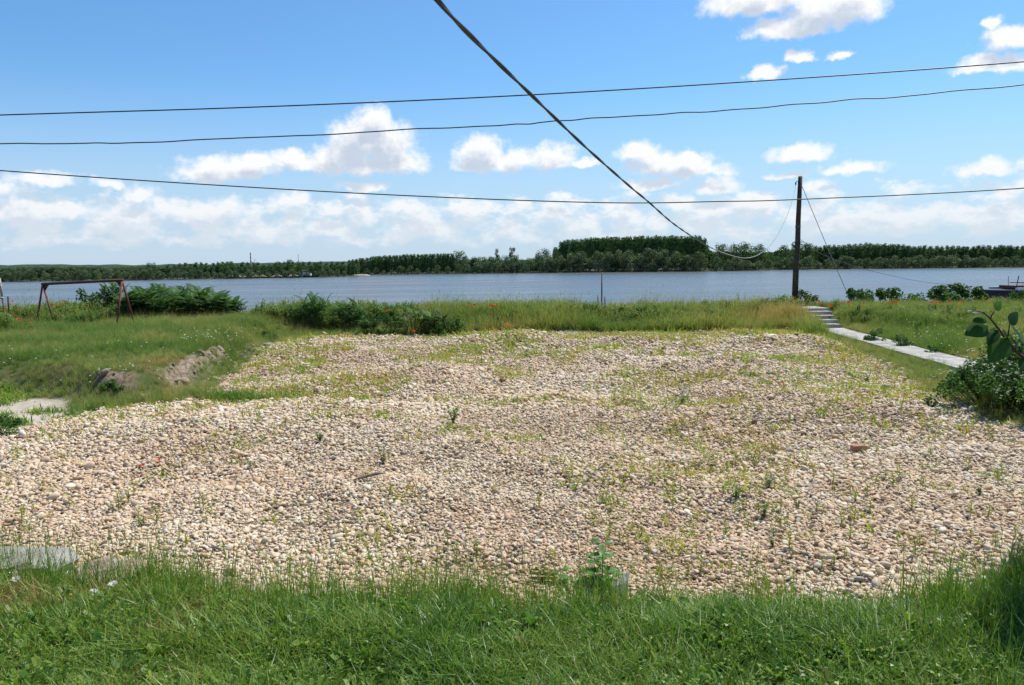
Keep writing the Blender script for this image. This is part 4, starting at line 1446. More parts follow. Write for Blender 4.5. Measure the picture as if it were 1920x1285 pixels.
# ------------------------------------------------------------------ flowers
def poppy_mesh(seed):
    rg = np.random.default_rng(seed)
    m = MB()
    for j in range(4):
        a = j * 1.57 + rg.normal(0, 0.1)
        e = Vector((math.cos(a), math.sin(a), 0))
        f = Vector((-e.y, e.x, 0))
        s_ = 0.05
        m.add([(0, 0, 0), tuple(e * s_ * 0.6 + f * s_ * 0.6 + Vector((0, 0, 0.015))), tuple(e * s_ * 1.1 + f * s_ * 0.45 + Vector((0, 0, 0.045))), tuple(e * s_ * 1.1 - f * s_ * 0.45 + Vector((0, 0, 0.045))), tuple(e * s_ * 0.6 - f * s_ * 0.6 + Vector((0, 0, 0.015)))],
              [(0, 1, 2, 3, 4)], rg.uniform(0, 1))
    return m.mesh('petals', M['poppy'])


PO = [poppy_mesh(i) for i in range(3)]
m = MB()
m.tube([(0, 0, -0.75), (0.015, 0.01, -0.35), (0, 0, 0)], [0.005, 0.004, 0.003], 4)
PST = m.mesh('stem', M['stem'])


def poppy(px, py, Y, label, group, s=1.0):
    p = at(px, py, Y)
    o = thing('poppy', label, 'poppy', p, random.uniform(0, 6.28), group, s)
    st_ = obj('stem', PST, o)
    b_ = obj('petals', PO[random.randrange(3)], o)
    b_.rotation_euler = (random.gauss(0.45, 0.25), random.gauss(0, 0.3), 0)
    return o


GPR = 'poppies in the grass right of the steps'
for (a, b_) in [(1535, 568), (1547, 572), (1558, 575), (1582, 567), (1592, 567), (1598, 573), (1617, 573), (1622, 574), (1641, 582), (1650, 577), (1662, 569), (1663, 572), (1672, 572), (1674, 569), (1681, 568), (1660, 578), (1661, 586), (1756, 567), (1762, 570), (1770, 572), (1782, 568), (1802, 569), (1774, 575), (1794, 574), (1860, 571), (1642, 583), (1590, 570), (1748, 569)]:
    poppy(a, b_, 29.5 - max(0, b_ - 572) * 0.12, 'red poppy in the tall grass between the steps and the barge', GPR, random.uniform(1.0, 1.5))
GPL = 'poppies left of the rusty frame'
for (a, b_, Y) in [(24, 566, 29), (34, 600, 25), (38, 598, 25), (45, 606, 24.5), (57, 606, 24.5), (8, 600, 25), (30, 592, 26), (120, 566, 29), (116, 572, 28), (104, 573, 28), (10, 596, 25), (36, 580, 27)]:
    poppy(a, b_, Y, 'red poppy in the weeds left of the rusty frame', GPL, random.uniform(0.75, 1.1))
GPM = 'poppies in the band of tall grass behind the gravel'
for (a, b_, Y) in [(919, 574, 27.5), (924, 576, 27.5), (930, 573, 27.6), (890, 574, 27.5), (878, 573, 27.6), (951, 610, 26.0)]:
    poppy(a, b_, Y, 'red poppy in the band of tall grass behind the gravel', GPM, random.uniform(1.0, 1.3))
poppy(727, 584, 26.3, 'red poppy at the top of the dark leafy row', None, 1.2)
poppy(776, 622, 25.2, 'red poppy low at the foot of the dark leafy row', None, 1.0)
GPF = 'fallen red petals on the gravel'
for (a, b_) in [(267, 879), (298, 870), (1447, 721), (1467, 721)]:
    p = ong(a, b_)
    tag(obj('red_petal', PO[0], None, p + Vector((0, 0, 0.03)), 0, 0.5), 'small bright red petal lying on the pebbles', 'petal', GPF)


def trumpet(seed):
    m = MB()
    n_ = 10
    ring0 = [(0.006 * math.cos(6.283 * i / n_), 0.006 * math.sin(6.283 * i / n_), 0) for i in range(n_)]
    ring1 = [(0.016 * math.cos(6.283 * i / n_), 0.016 * math.sin(6.283 * i / n_), 0.03) for i in range(n_)]
    ring2 = [((0.042 + 0.004 * math.cos(5 * 6.283 * i / n_)) * math.cos(6.283 * i / n_), (0.042 + 0.004 * math.cos(5 * 6.283 * i / n_)) * math.sin(6.283 * i / n_), 0.04 + 0.004 * (i % 2)) for i in range(n_)]
    F_ = []
    for r_ in range(2):
        for i in range(n_):
            F_.append((r_ * n_ + i, r_ * n_ + (i + 1) % n_, (r_ + 1) * n_ + (i + 1) % n_, (r_ + 1) * n_ + i))
    m.add(ring0 + ring1 + ring2, F_, 0.8)
    return m.mesh('bindweed_flower', M['white_petal'])


TR = trumpet(0)
for (a, b_, lab) in [(133, 1089, 'white trumpet flower open to the sky, nearest to the end of the concrete slab'), (152, 1083, 'white trumpet flower half hidden just right of another'), (215, 1111, 'white trumpet flower in front of the pinkish stone'), (176, 1126, 'lowest white trumpet flower in the left lawn'),
                     (26, 1088, 'pale trumpet flower at the far left of the lawn edge'), (75, 1052, 'white trumpet flower against the concrete slab'), (86, 1077, 'small white trumpet flower below the slab'), (157, 1099, 'faded trumpet flower between two white ones'), (33, 1100, 'dull trumpet flower under the pale one at far left'),
                     (1912, 1063, 'pale trumpet flower on the tall grass clump at right')]:
    p = ong(a, b_ + 14)
    if a > 1900:
        p = at(a, b_, 5.6)
        p.z -= 0.08
    o = tag(obj('bindweed_flower', TR, None, p + Vector((0, 0, 0.09)), 0, random.uniform(0.62, 0.82)), lab, 'flower')
    o.rotation_euler = (random.gauss(0.12, 0.15), random.gauss(0.2, 0.2), 0)
# tiny white flowers in the meadow
fl = MB()
rg = np.random.default_rng(5)
fpts = [(rg.uniform(340, 470), rg.uniform(630, 652)) for _ in range(45)] + [(rg.uniform(0, 500), rg.uniform(650, 745)) for _ in range(40)] + [(rg.uniform(1700, 1900), rg.uniform(600, 690)) for _ in range(60)] + [(rg.uniform(1380, 1450), rg.uniform(574, 590)) for _ in range(40)]
for (a, b_) in fpts:
    p = ong(a, b_ + 8, 29)
    c = Vector((p.x, p.y, p.z + rg.uniform(0.22, 0.4)))
    s_ = 0.018
    fl.add([tuple(c + Vector((s_, 0, 0))), tuple(c + Vector((0, s_, 0.01))), tuple(c - Vector((s_, 0, 0))), tuple(c - Vector((0, s_, -0.01)))], [(0, 1, 2, 3)], 0.5)
tag(fl.build('meadow_daisies', M['white_petal']), kind='stuff')


# ------------------------------------------------------------------ leaves that can be told apart
def leaf_mesh(name, mat, wid=0.5, fold=0.18, curl=0.15, n_=6):
    """an ovate leaf of length 1 along +x, folded along its midrib"""
    V, F_ = [], []
    for i in range(n_ + 1):
        u_ = i / n_
        w_ = wid * 0.5 * (math.sin(math.pi * min(1, u_ * 0.97 + 0.03) ** 0.75) ** 0.85 if 0 < i < n_ else 0.03)
        z = -curl * u_ * u_
        V += [(u_, -w_, z + fold * w_), (u_, 0, z), (u_, w_, z + fold * w_)]
    for i in range(n_):
        for j in range(2):
            a = i * 3 + j
            F_.append((a, a + 3, a + 4, a + 1))
    return mk_mesh(name, V, F_, mat, [0.5] * len(F_), True)


def place_leaf(me, parent, base, tip, wid_s, nrm, name='leaf'):
    base, tip = Vector(base), Vector(tip)
    xv = tip - base
    L = xv.length
    xv.normalize()
    zv = Vector(nrm) - xv * Vector(nrm).dot(xv)
    zv.normalize()
    yv = zv.cross(xv)
    o = obj(name, me, parent)
    Mx = Matrix((xv * L, yv * L * wid_s, zv * L)).transposed().to_4x4()
    Mx.translation = base
    o.matrix_basis = Mx
    return o


BL = [leaf_mesh('leaf', M['bigleaf'], 0.6, 0.35, 0.12), leaf_mesh('leaf', M['bigleaf'], 0.6, -0.2, 0.22)]
Yb = 2.7
t = thing('sapling', 'sapling branch with big rounded dark leaves reaching in from the right edge', 'sapling')
m = MB()
m.tube([(2.75, 2.9, -0.2), (2.7, 2.85, 0.8), (2.55, 2.8, 1.55), (2.45, 2.78, 2.4)], [0.025, 0.02, 0.015, 0.006], 7)
m.build('trunk', M['redstem'], t, True)
bp = [Vector((2.56, 2.8, 1.5)), at(2010, 740, 2.74), at(1935, 684, 2.71), at(1920, 670.7, 2.7), at(1902.6, 657.6, Yb), at(1889.5, 640, Yb), at(1872, 616, Yb), at(1856.9, 597.7, Yb), at(1865.6, 580, Yb)]
m = MB()
m.tube(bp, [0.011, 0.008, 0.006, 0.0055, 0.005, 0.0045, 0.0038, 0.003, 0.002], 6)
m.tube([at(1856.9, 597.7, Yb), at(1843, 585.5, Yb - 0.02), at(1828, 583, Yb - 0.03)], [0.003, 0.0022, 0.0015], 5)
m.tube([at(1889, 637, Yb), at(1893, 607, Yb - 0.02)], [0.003, 0.002], 5)
m.build('branch', M['redstem'], t, True)
for (bx, by, tx, ty, wpx, dz, nz) in [
    (1865.6, 581.4, 1883, 561.8, 14, 0.02, (0.5, -0.6, 0.6)), (1877, 577, 1899, 563, 7, -0.05, (0.1, 0.1, 1)), (1848, 585, 1825, 581, 11, -0.02, (0, -0.45, 1)), (1826, 583.6, 1813.5, 582.5, 9, 0, (0, -0.5, 1)),
    (1848, 596.6, 1828.5, 598.8, 12, -0.03, (0.2, -0.6, 0.8)), (1852, 611, 1817.6, 621, 22, -0.05, (-0.2, -0.8, 0.5)), (1869, 615, 1852.5, 616, 13, 0.03, (0, -0.8, 0.6)), (1870, 618.4, 1854.7, 642.4, 15, -0.04, (-0.5, -0.8, 0.2)),
    (1892.8, 607.5, 1917, 583, 18, 0.03, (0.4, -0.8, 0.4)), (1887.4, 636, 1861.2, 672, 28, -0.06, (-0.4, -0.9, 0.25)), (1887, 634, 1892, 615, 11, 0.05, (0.4, -0.8, 0.3)), (1875, 639, 1900.5, 627, 9, -0.04, (0.1, -0.3, 0.9)),
    (1896, 633.7, 1925, 651, 24, 0.05, (0.2, -0.7, 0.7)), (1906, 626, 1925, 619, 15, 0.08, (0, -0.9, 0.4)), (1915, 668, 1913, 648, 9, 0.03, (0.7, -0.7, 0.2)), (1921, 672, 1914, 692, 12, -0.03, (-0.5, -0.8, 0.3)),
    (1945, 690, 1975, 665, 22, 0.02, (0.2, -0.7, 0.7)), (1990, 720, 1970, 755, 22, -0.02, (0.2, -0.7, 0.7))]:
    b0, t0 = at(bx, by, Yb), at(tx, ty, Yb + dz)
    L_px = math.hypot(tx - bx, ty - by)
    place_leaf(BL[random.randrange(2)], t, b0, t0, (wpx / L_px) / 0.6, nz)
m = MB()
rg = np.random.default_rng(9)
for c_ in ((2.45, 2.78, 2.4), (2.75, 2.9, 2.0), (2.6, 2.95, 1.7)):
    for k_ in range(14):
        a = rg.uniform(0, 6.28)
        place_leaf(BL[k_ % 2], t, Vector(c_) + Vector(rg.normal(0, 0.04, 3)), Vector(c_) + Vector((math.cos(a) * 0.13, math.sin(a) * 0.13, rg.uniform(-0.1, 0.1))), 1.0, (0.1, -0.3, 1))

# young leafy plant at the lawn's edge
PL = [leaf_mesh('leaf', M['plant'], 0.62, 0.3, 0.15), leaf_mesh('leaf', M['plant'], 0.58, 0.15, 0.25)]
t = thing('seedling', 'young plant with oval bright green leaves in front of the grey shard', 'plant')
Yp = 5.62
ST = [((1126, 1146), (1129, 1085), (1131, 1016), 24), ((1110, 1135), (1113, 1090), (1116, 1040), 18), ((1049, 1135), (1050, 1105), (1051, 1066), 18), ((1085, 1140), (1080, 1115), (1072, 1085), 14), ((1144, 1145), (1146, 1110), (1150, 1070), 14), ((1100, 1150), (1096, 1125), (1090, 1105), 10)]
rg = np.random.default_rng(3)
for k_, (s0, s1, s2, nl) in enumerate(ST):
    Yk = Yp + (k_ % 3 - 1) * 0.06
    pts_ = [at(*s0, Yk), at(*s1, Yk + 0.01), at(*s2, Yk)]
    pts_[0].z = gz(pts_[0].x, pts_[0].y) - 0.02
    m = MB()
    m.tube(pts_, [0.005, 0.004, 0.002], 5)
    m.build('stem', M['redstem'], t, True)
    for i in range(nl):
        u_ = 0.2 + 0.8 * (i + 0.5) / nl
        b0 = pts_[0].lerp(pts_[1], u_ * 2) if u_ < 0.5 else pts_[1].lerp(pts_[2], u_ * 2 - 1)
        a = i * 2.6 + rg.normal(0, 0.3)
        L = rg.uniform(0.08, 0.12) * (1.1 - 0.3 * u_)
        d_ = Vector((math.cos(a), 0.8 * math.sin(a), rg.uniform(-0.1, 0.45))).normalized()
        b1 = b0 + d_ * 0.02
        place_leaf(PL[i % 2], t, b1, b1 + d_ * L, rg.uniform(0.9, 1.15), (0.1, -0.35, 1))
# sumac seedling with narrow brownish leaflets
t = thing('sumac_seedling', 'brownish yellow feathery seedling left of the green leafy plant', 'plant')
SL = leaf_mesh('leaflet', M['sumac'], 0.34, 0.2, 0.15)
for (s0, s1, Lk) in [((1020, 1140), (1013, 1062), 8), ((1025, 1140), (1030, 1072), 8), ((1010, 1146), (985, 1128), 5)]:
    b0, b1 = at(*s0, 5.6), at(*s1, 5.68)
    m = MB()
    m.tube([b0, b0.lerp(b1, 0.5) + Vector((0, -0.01, 0)), b1], [0.004, 0.003, 0.0015], 5)
    m.build('stem', M['redstem'], t, True)
    for i in range(Lk):
        q_ = b0.lerp(b1, 0.25 + 0.75 * i / (Lk - 1))
        for sg_ in (-1, 1):
            L = 0.115 * (1 - 0.45 * i / Lk)
            place_leaf(SL, t, q_, q_ + Vector((sg_ * L * 0.85, -0.02, L * 0.35)), 1.0, (sg_ * -0.2, -0.5, 0.9))
# clover head
p = at(1067, 1116, 5.6)
m = MB()
V0, F0 = ico(1)
m.add(V0 * np.array([0.016, 0.016, 0.019]), F0, 0.5)
t = thing('clover', 'single pink clover head between the leafy seedlings', 'flower', p)
m.build('flower_head', M['pink'], t)
m = MB()
m.tube([(0, 0, -0.015), (0.005, 0, -0.14), (0, 0, -0.25)], 0.002, 4)
m.build('stem', M['stem'], t)
# dock leaves in the lawn
t = thing('dock_plant', 'single broad pale leaf standing upright in the left lawn', 'plant')
p = ong(181, 1236)
DL = leaf_mesh('leaf', M['plant'], 0.30, 0.3, 0.1)
place_leaf(DL, t, p + Vector((0, 0, 0.02)), p + Vector((-0.01, 0.05, 0.17)), 1.3, (0.3, -1, 0.3))
place_leaf(DL, t, p + Vector((0.01, 0, 0.02)), p + Vector((-0.10, -0.02, 0.09)), 1.2, (0, -0.3, 1))

# ------------------------------------------------------------------ stones and bits
def rock_mesh(seed, mat, dims, sub=2, cuts=9, depth=(0.5, 0.8)):
    rg = np.random.default_rng(seed)
    V, F_ = ico(sub)
    for _ in range(cuts):
        d_ = rg.normal(size=3)
        d_ /= np.linalg.norm(d_)
        t_ = V @ d_
        V = V - np.outer(np.maximum(0, t_ - rg.uniform(*depth)) * 0.95, d_)
    V = V * np.array(dims) * 0.5
    return mk_mesh('rock', V, F_, mat)


def block_mesh(seed, mat, dims, jit=0.05):
    """a rough broken block: a box subdivided and knocked about"""
    rg = np.random.default_rng(seed)
    n_ = 4
    V, F_, ids = [], [], {}

    def vid(i, j, k2):
        if (i, j, k2) not in ids:
            ids[(i, j, k2)] = len(V)
            p_ = np.array([i / n_ - 0.5, j / n_ - 0.5, k2 / n_ - 0.5])
            c_ = np.sum(np.abs(np.abs(p_) - 0.5) < 1e-6)
            p_ = p_ * (1 - 0.07 * max(0, c_ - 1)) + rg.normal(0, jit * 0.35, 3)
            V.append(p_ * np.array(dims))
        return ids[(i, j, k2)]
    for i in range(n_):
        for j in range(n_):
            for k2, fl_ in ((0, True), (n_, False)):
                a = [(i, j), (i + 1, j), (i + 1, j + 1), (i, j + 1)]
                for ax in range(3):
                    q_ = []
                    for (u_, v_) in a:
                        c_ = [0, 0, 0]
                        c_[ax] = k2
                        c_[(ax + 1) % 3] = u_
                        c_[(ax + 2) % 3] = v_
                        q_.append(vid(*c_))
                    F_.append(q_[::-1] if fl_ else q_)
    return mk_mesh('block', V, F_, mat)


p = ong(50, 1082)
o = tag(obj('concrete_slab', block_mesh(1, M['concrete'], (0.8, 0.34, 0.2), 0.10), None, (p.x - 0.16, p.y + 0.10, p.z + 0.03), 0.04), 'broken grey concrete slab at the left end of the lawn edge', 'slab').rotation_euler = (0.2, 0.04, 0.06)
p = ong(52, 1082)
tag(obj('rough_rock', rock_mesh(2, M['darkstone'], (0.20, 0.14, 0.13)), None, (p.x, p.y - 0.06, p.z + 0.07), 0.3), 'small dark rough stone in front of the concrete slab', 'stone')
p = ong(192, 1104)
tag(obj('stone_block', block_mesh(3, M['pinkstone'], (0.46, 0.32, 0.2), 0.16), None, (p.x, p.y + 0.12, p.z + 0.02), -0.1), 'pinkish grey stone block overgrown by grass right of the slab', 'stone').rotation_euler = (0.3, -0.08, -0.15)
p = ong(165, 1108)
tag(obj('flat_stone', rock_mesh(4, M['concrete_dark'], (0.2, 0.13, 0.07)), None, (p.x, p.y, p.z + 0.06), 0.3), 'small flat grey stone beside the faded trumpet flower', 'stone')
# low concrete kerb showing through the grass
ke = thing('concrete_kerb', 'low pale concrete edging half hidden by grass stalks', 'kerb')
for i, (a, b_) in enumerate([(370, 1110), (470, 1122), (565, 1130), (660, 1134), (800, 1140)]):
    p = ong(a, b_)
    obj('kerb_stone', block_mesh(10 + i, M['pinkstone'], (0.36, 0.14, 0.14), 0.10), ke, (p.x, p.y + 0.14, p.z - 0.05), random.gauss(-0.05, 0.04))
# leaning grey shard
p0, pt_ = ong(1150, 1128), at(1168, 1052, 5.9)
m = MB()
a0 = Vector((p0.x - 0.05, p0.y, p0.z - 0.05))
a1 = Vector((p0.x + 0.07, p0.y + 0.02, p0.z - 0.05))
a2 = Vector((p0.x + 0.075, p0.y + 0.09, p0.z + 0.09))
a3 = Vector((p0.x + 0.10, p0.y + 0.16, p0.z + 0.135))
a4 = Vector((p0.x + 0.045, p0.y + 0.12, p0.z + 0.10))
a5 = Vector((p0.x - 0.01, p0.y + 0.05, p0.z + 0.08))
off = Vector((0.05, 0.06, -0.01))
top = [a0, a1, a2, a3, a4, a5]
V = [tuple(v) for v in top] + [tuple(v + off) for v in top]
F_ = [(0, 1, 2, 3, 4, 5), (11, 10, 9, 8, 7, 6)] + [(i, i + 6, (i + 1) % 6 + 6, (i + 1) % 6) for i in range(6)]
m.add(V, F_)
tag(m.build('concrete_shard', M['concrete_dark']), 'pointed grey concrete shard leaning up behind the leafy seedling', 'debris')
p = ong(690, 903)
m = MB()
m.tube([(p.x - 0.14, p.y - 0.07, p.z + 0.03), (p.x - 0.03, p.y, p.z + 0.045), (p.x + 0.06, p.y + 0.04, p.z + 0.06), (p.x + 0.16, p.y + 0.12, p.z + 0.05)], [0.006, 0.014, 0.018, 0.005], 7)
m.tube([(p.x - 0.03, p.y, p.z + 0.045), (p.x - 0.10, p.y + 0.02, p.z + 0.06)], [0.008, 0.003], 5)
tag(m.build('charred_stick', M['darkstone'], None, True), 'short dark stick lying on the gravel left of centre', 'stick')
p = ong(1610, 848)
m = block_mesh(21, M['brick'], (0.19, 0.10, 0.07), 0.05)
tag(obj('broken_brick', m, None, (p.x, p.y, p.z + 0.05), 0.2), 'broken reddish brick on the right side of the gravel', 'brick')
for (a, b_, dm, mt_, lab) in [(503, 652, (0.34, 0.24, 0.22), 'concrete_dark', 'grey rubble stone at the upper corner of the gravel by the bank'), (497, 660, (0.30, 0.22, 0.12), 'concrete', 'pale flat stone just below the grey rubble stone'), (458, 676, (0.34, 0.22, 0.22), 'darkstone', 'weathered stump of stone half way down the bank edge'),
                              (432, 694, (0.28, 0.18, 0.16), 'darkstone', 'dark stone at the lower bank edge beside the gravel'), (1448, 606, (0.32, 0.22, 0.13), 'concrete', 'pale stone on top of the far right gravel heap'), (1428, 612, (0.20, 0.16, 0.12), 'darkstone', 'small dark stone on top of the far right gravel heap'),
                              (268, 745, (0.26, 0.18, 0.08), 'clod', 'flat clod of pale soil at the foot of the bank'), (330, 716, (0.24, 0.18, 0.12), 'clod', 'big crumbling clod of soil under the bank edge')]:
    p = ong(a, b_)
    tag(obj('rubble_stone', rock_mesh(a, M[mt_], dm), None, (p.x, p.y, p.z + dm[2] * 0.3), random.uniform(-0.5, 0.5)), lab, 'stone')

# ------------------------------------------------------------------ path and steps
pa = tag(obj('path', None, None, (0, 0, 0)), kind='structure')
rg = np.random.default_rng(4)
yy = 13.2


def path_x(y_):
    return 10.0 + (y_ - 17.3) * 0.085


while yy < 26.6:
    y1 = min(yy + 1.68, 26.68)
    m = MB()
    P_ = []
    for y_ in (yy + 0.014, y1 - 0.014):
        xc = path_x(y_) + rg.normal(0, 0.015)
        zt = max(gz(path_x(y_) + k_ * 0.3, y_) for k_ in (-1, 0, 1)) + 0.05 + rg.normal(0, 0.006)
        P_.append((xc, y_, zt))
    (xa, ya, za), (xb, yb, zb) = P_
    h_ = 0.44
    m.add([(xa - h_, ya, za - 0.2), (xa + h_, ya, za - 0.2), (xb + h_, yb, zb - 0.2), (xb - h_, yb, zb - 0.2), (xa - h_, ya, za), (xa + h_, ya, za), (xb + h_, yb, zb), (xb - h_, yb, zb)],
          [(0, 3, 2, 1), (4, 5, 6, 7), (0, 1, 5, 4), (1, 2, 6, 5), (2, 3, 7, 6), (3, 0, 4, 7)])
    m.build('slab', M['path'], pa)
    PATH_Z = zb
    yy = y1
t = thing('concrete_steps', 'flight of pale concrete steps climbing from the path to the pole', 'steps', (10.75, 26.72, PATH_Z))
for i in range(5):
    m = MB()
    m.box((-0.45, i * 0.5 + 0.003 * i, -0.3), (0.45, (i + 1) * 0.5 + (0.9 if i == 4 else 0.08), 0.115 * (i + 1) - 0.03 * (i > 3)))
    m.build('step', M['path'], t, loc=(0.10 * i, 0, 0))

# ------------------------------------------------------------------ rusty frame
t = thing('swing_frame', 'rusty red metal frame of a swing standing in the left meadow', 'swing frame')
A, B = at(80, 533, 26.3), at(229, 525.5, 25.6)
m = MB()
dv = (B - A).normalized()
m.tube([A - dv * 0.03, B + dv * 0.03], 0.045, 8)
m.build('top_bar', M['darkrust'], t, True)
side = Vector((-dv.y, dv.x, 0))
for (ap, f1, f2, dy1, dy2) in ((A, (67, 612), (106, 616), 0.45, -0.45), (B, (217, 615), (254, 612), -0.45, 0.45)):
    for (f, dy) in ((f1, dy1), (f2, dy2)):
        q_ = at(f[0], f[1], ap.y + dy)
        q_.z = gz(q_.x, q_.y) - 0.1
        m = MB()
        m.tube([ap, q_], 0.032, 8)
        m.build('leg', M['rust'], t, True)
    sgn = 1 if ap is A else -1
    m = MB()
    c_ = ap + Vector((0, 0, -0.03))
    tri = [c_ + dv * sgn * 0.0, c_ + dv * sgn * 0.24, c_ + dv * sgn * 0.04 - Vector((0, 0, 0.24))]
    V = [tuple(v + side * 0.012) for v in tri] + [tuple(v - side * 0.012) for v in tri]
    m.add(V, [(0, 1, 2), (5, 4, 3), (0, 3, 4, 1), (1, 4, 5, 2), (2, 5, 3, 0)])
    m.build('gusset_plate', M['darkrust'], t)
t = thing('pale_frame', 'pale metal frame cut off by the left edge above the weeds', 'frame')
m = MB()
m.tube([at(-1, 522, 25.0), at(4, 560, 25.0)], 0.035, 8)
m.build('post', M['palemetal'], t, True)
m = MB()
m.tube([at(-60, 555, 25.05), at(6, 559, 24.95)], 0.028, 8)
m.build('crossbar', M['palemetal'], t, True)
m = MB()
q_ = at(12, 592, 24.7)
q_.z = gz(q_.x, q_.y) - 0.05
m.tube([at(4, 558, 25.0), q_], 0.025, 8)
m.build('leg', M['darkrust'], t, True)
m = MB()
q_ = gp(15, 27)
m.tube([(q_.x, q_.y, q_.z - 0.1), (q_.x + 0.02, q_.y, at(15, 556, 27).z)], 0.03, 7)
tag(m.build('wooden_stake', M['polewood'], None, True), 'short dark stake in the weeds beside the pale frame', 'stake')

# ------------------------------------------------------------------ pole, wires
YP = 31.8
pb = gp(1489.5, YP)
ptop = at(1500.5, 331, YP)
t = thing('utility_pole', 'dark weathered wooden pole leaning slightly at the top of the steps', 'pole')
m = MB()
prs = [pb - Vector((0, 0, 0.5))]
for k_ in range(1, 7):
    q_ = pb.lerp(ptop, k_ / 6) + Vector((random.gauss(0, 0.012), random.gauss(0, 0.012), 0))
    prs.append(q_)
m.tube(prs, [0.125, 0.12, 0.112, 0.104, 0.096, 0.088, 0.08], 12)
m.build('shaft', M['polewood'], t, True)
m = MB()
hk = at(1496, 341, YP)
m.tube([hk + Vector((0.02, 0, 0)), hk + Vector((-0.06, -0.02, 0.02)), hk + Vector((-0.08, -0.02, -0.03))], 0.012, 6)
m.build('hook', M['darkrust'], t)
m = MB()
ins = hk + Vector((-0.09, -0.02, -0.05))
m.tube([ins + Vector((0, 0, 0.03)), ins, ins + Vector((0, 0, -0.04)), ins + Vector((0, 0, -0.08))], [0.02, 0.035, 0.02, 0.03], 8)
m.build('insulator', M['deckgrey'], t)
m = MB()
ck = pb.lerp(ptop, 0.62)
m.tube([ck + Vector((0, 0, -0.05)), ck + Vector((0, 0, 0.05))], 0.105, 12)
m.build('metal_band', M['deckgrey'], t)


def catmull(P_, n_=10):
    P_ = [Vector(p) for p in P_]
    P_ = [P_[0] * 2 - P_[1]] + P_ + [P_[-1] * 2 - P_[-2]]
    res = []
    for i in range(1, len(P_) - 2):
        p0, p1, p2, p3 = P_[i - 1:i + 3]
        for j in range(n_):
            u_ = j / n_
            res.append(0.5 * ((2 * p1) + (p2 - p0) * u_ + (2 * p0 - 5 * p1 + 4 * p2 - p3) * u_ ** 2 + (3 * p1 - p0 - 3 * p2 + p3) * u_ ** 3))
    res.append(P_[-2])
    return res


# twisted service cable from the house above the camera to the pole
cp = [at(640, -230, 1.7), at(820, 0, 2.4), at(900, 85, 3.0), at(1000, 182, 3.9), at(1100, 278, 5.1), at(1180, 349, 6.4), at(1215, 378, 7.2), at(1270, 425, 9.0), at(1330, 463, 12), at(1370, 479, 15.5), at(1400, 484, 18.5), at(1425, 476, 21.5), at(1450, 453, 24.5), at(1472, 413, 27.5), at(1487, 372, 30), hk + Vector((-0.09, -0.02, -0.12))]
cl = catmull(cp, 40)
t = thing('service_cable', 'thick black twisted cable sagging from overhead to the wooden pole', 'cable')
split_i = 8 * 40
for ph in (0.0, math.pi):
    for nm, seg_, mt_, rr in (('strand', cl[:split_i + 1], 'black', 0.0054), ('grey_strand', cl[split_i:], 'greycable', 0.0066)):
        m = MB()
        pts_ = []
        s_ = 0 if nm == 'strand' else 37.0
        for i, p in enumerate(seg_):
            if i:
                s_ += (p - seg_[i - 1]).length
            an = ph + s_ * 6
            pts_.append(p + Vector((math.cos(an) * 0.0038, 0, math.sin(an) * 0.0038)))
        m.tube(pts_, rr, 6)
        m.build(nm, M[mt_], t, True)


def wire(px_pts, Y, r, label, wob=0.0, mat='black'):
    P_ = [at(a, b_, Y + dy) for (a, b_, dy) in px_pts]
    pts_ = catmull(P_, 24)
    if wob:
        for i, p in enumerate(pts_):
            p.z += wob * (vnoise(i * 0.31, 0.5, 1.0, 7) - 0.5)
    m = MB()
    m.tube(pts_, r, 6)
    return tag(m.build('power_line', M[mat], None, True), label, 'wire')


wire([(-700, 238, 0), (0, 216, 0), (480, 201, 0), (960, 180, 0), (1440, 151, 0), (1920, 116, 0), (2600, 58, 0)], 11.0, 0.0085, 'topmost straight black wire across the sky')
wire([(-700, 282, 0), (0, 270.5, 0), (300, 266, 0), (860, 239, 0), (1100, 224, 0), (1440, 201, 0), (1920, 160, 0), (2600, 98, 0)], 11.6, 0.0082, 'wavy middle wire across the sky', 0.035)
wire([(-700, 264, 0), (0, 320, 0), (480, 352, 0), (850, 371, 0), (1150, 380.5, 0), (1350, 378, 0), (1500, 374, 0), (1920, 353, 0), (2600, 300, 0)], 12.2, 0.0085, 'lowest sagging wire crossing in front of the pole')
gtop, gend = at(1504, 350, YP), gp(1602, 32.8)
m = MB()
m.tube([gtop, gtop.lerp(gend, 0.5) + Vector((0, 0, -0.05)), gend], 0.013, 5)
tag(m.build('guy_wire', M['greycable'], None, True), 'slanting guy wire from the pole top down to the bushes', 'wire')
m = MB()
m.tube(catmull([at(1497, 447, YP), at(1560, 485, 45), at(1650, 512, 75), at(1740, 530, 105), at(1832, 538, 150)], 12), [0.007 + 0.02 * i / 48 for i in range(49)], 5)
tag(m.build('shore_cable', M['deckgrey'], None, True), 'thin cable running from the pole out to the moored barge', 'cable')
# rod with two stakes on the band
q_ = gp(1128, 29.5)
m = MB()
m.tube([(q_.x, q_.y, q_.z - 0.1), tuple(at(1128.5, 511, 29.5))], 0.026, 7)
tag(m.build('metal_rod', M['deckgrey'], None, True), 'tall thin dark rod standing in the band of tall grass', 'rod')
for (a, b_, lab) in [(1121, 554, 'short dark stake left of the tall thin rod'), (1134, 556, 'short dark stake right of the tall thin rod')]:
    q_ = gp(a, 29.2)
    m = MB()
    m.tube([(q_.x + 0.03, q_.y, q_.z - 0.1), tuple(at(a, b_, 29.2))], 0.022, 6)
    tag(m.build('stake', M['deckgrey'], None, True), lab, 'stake')


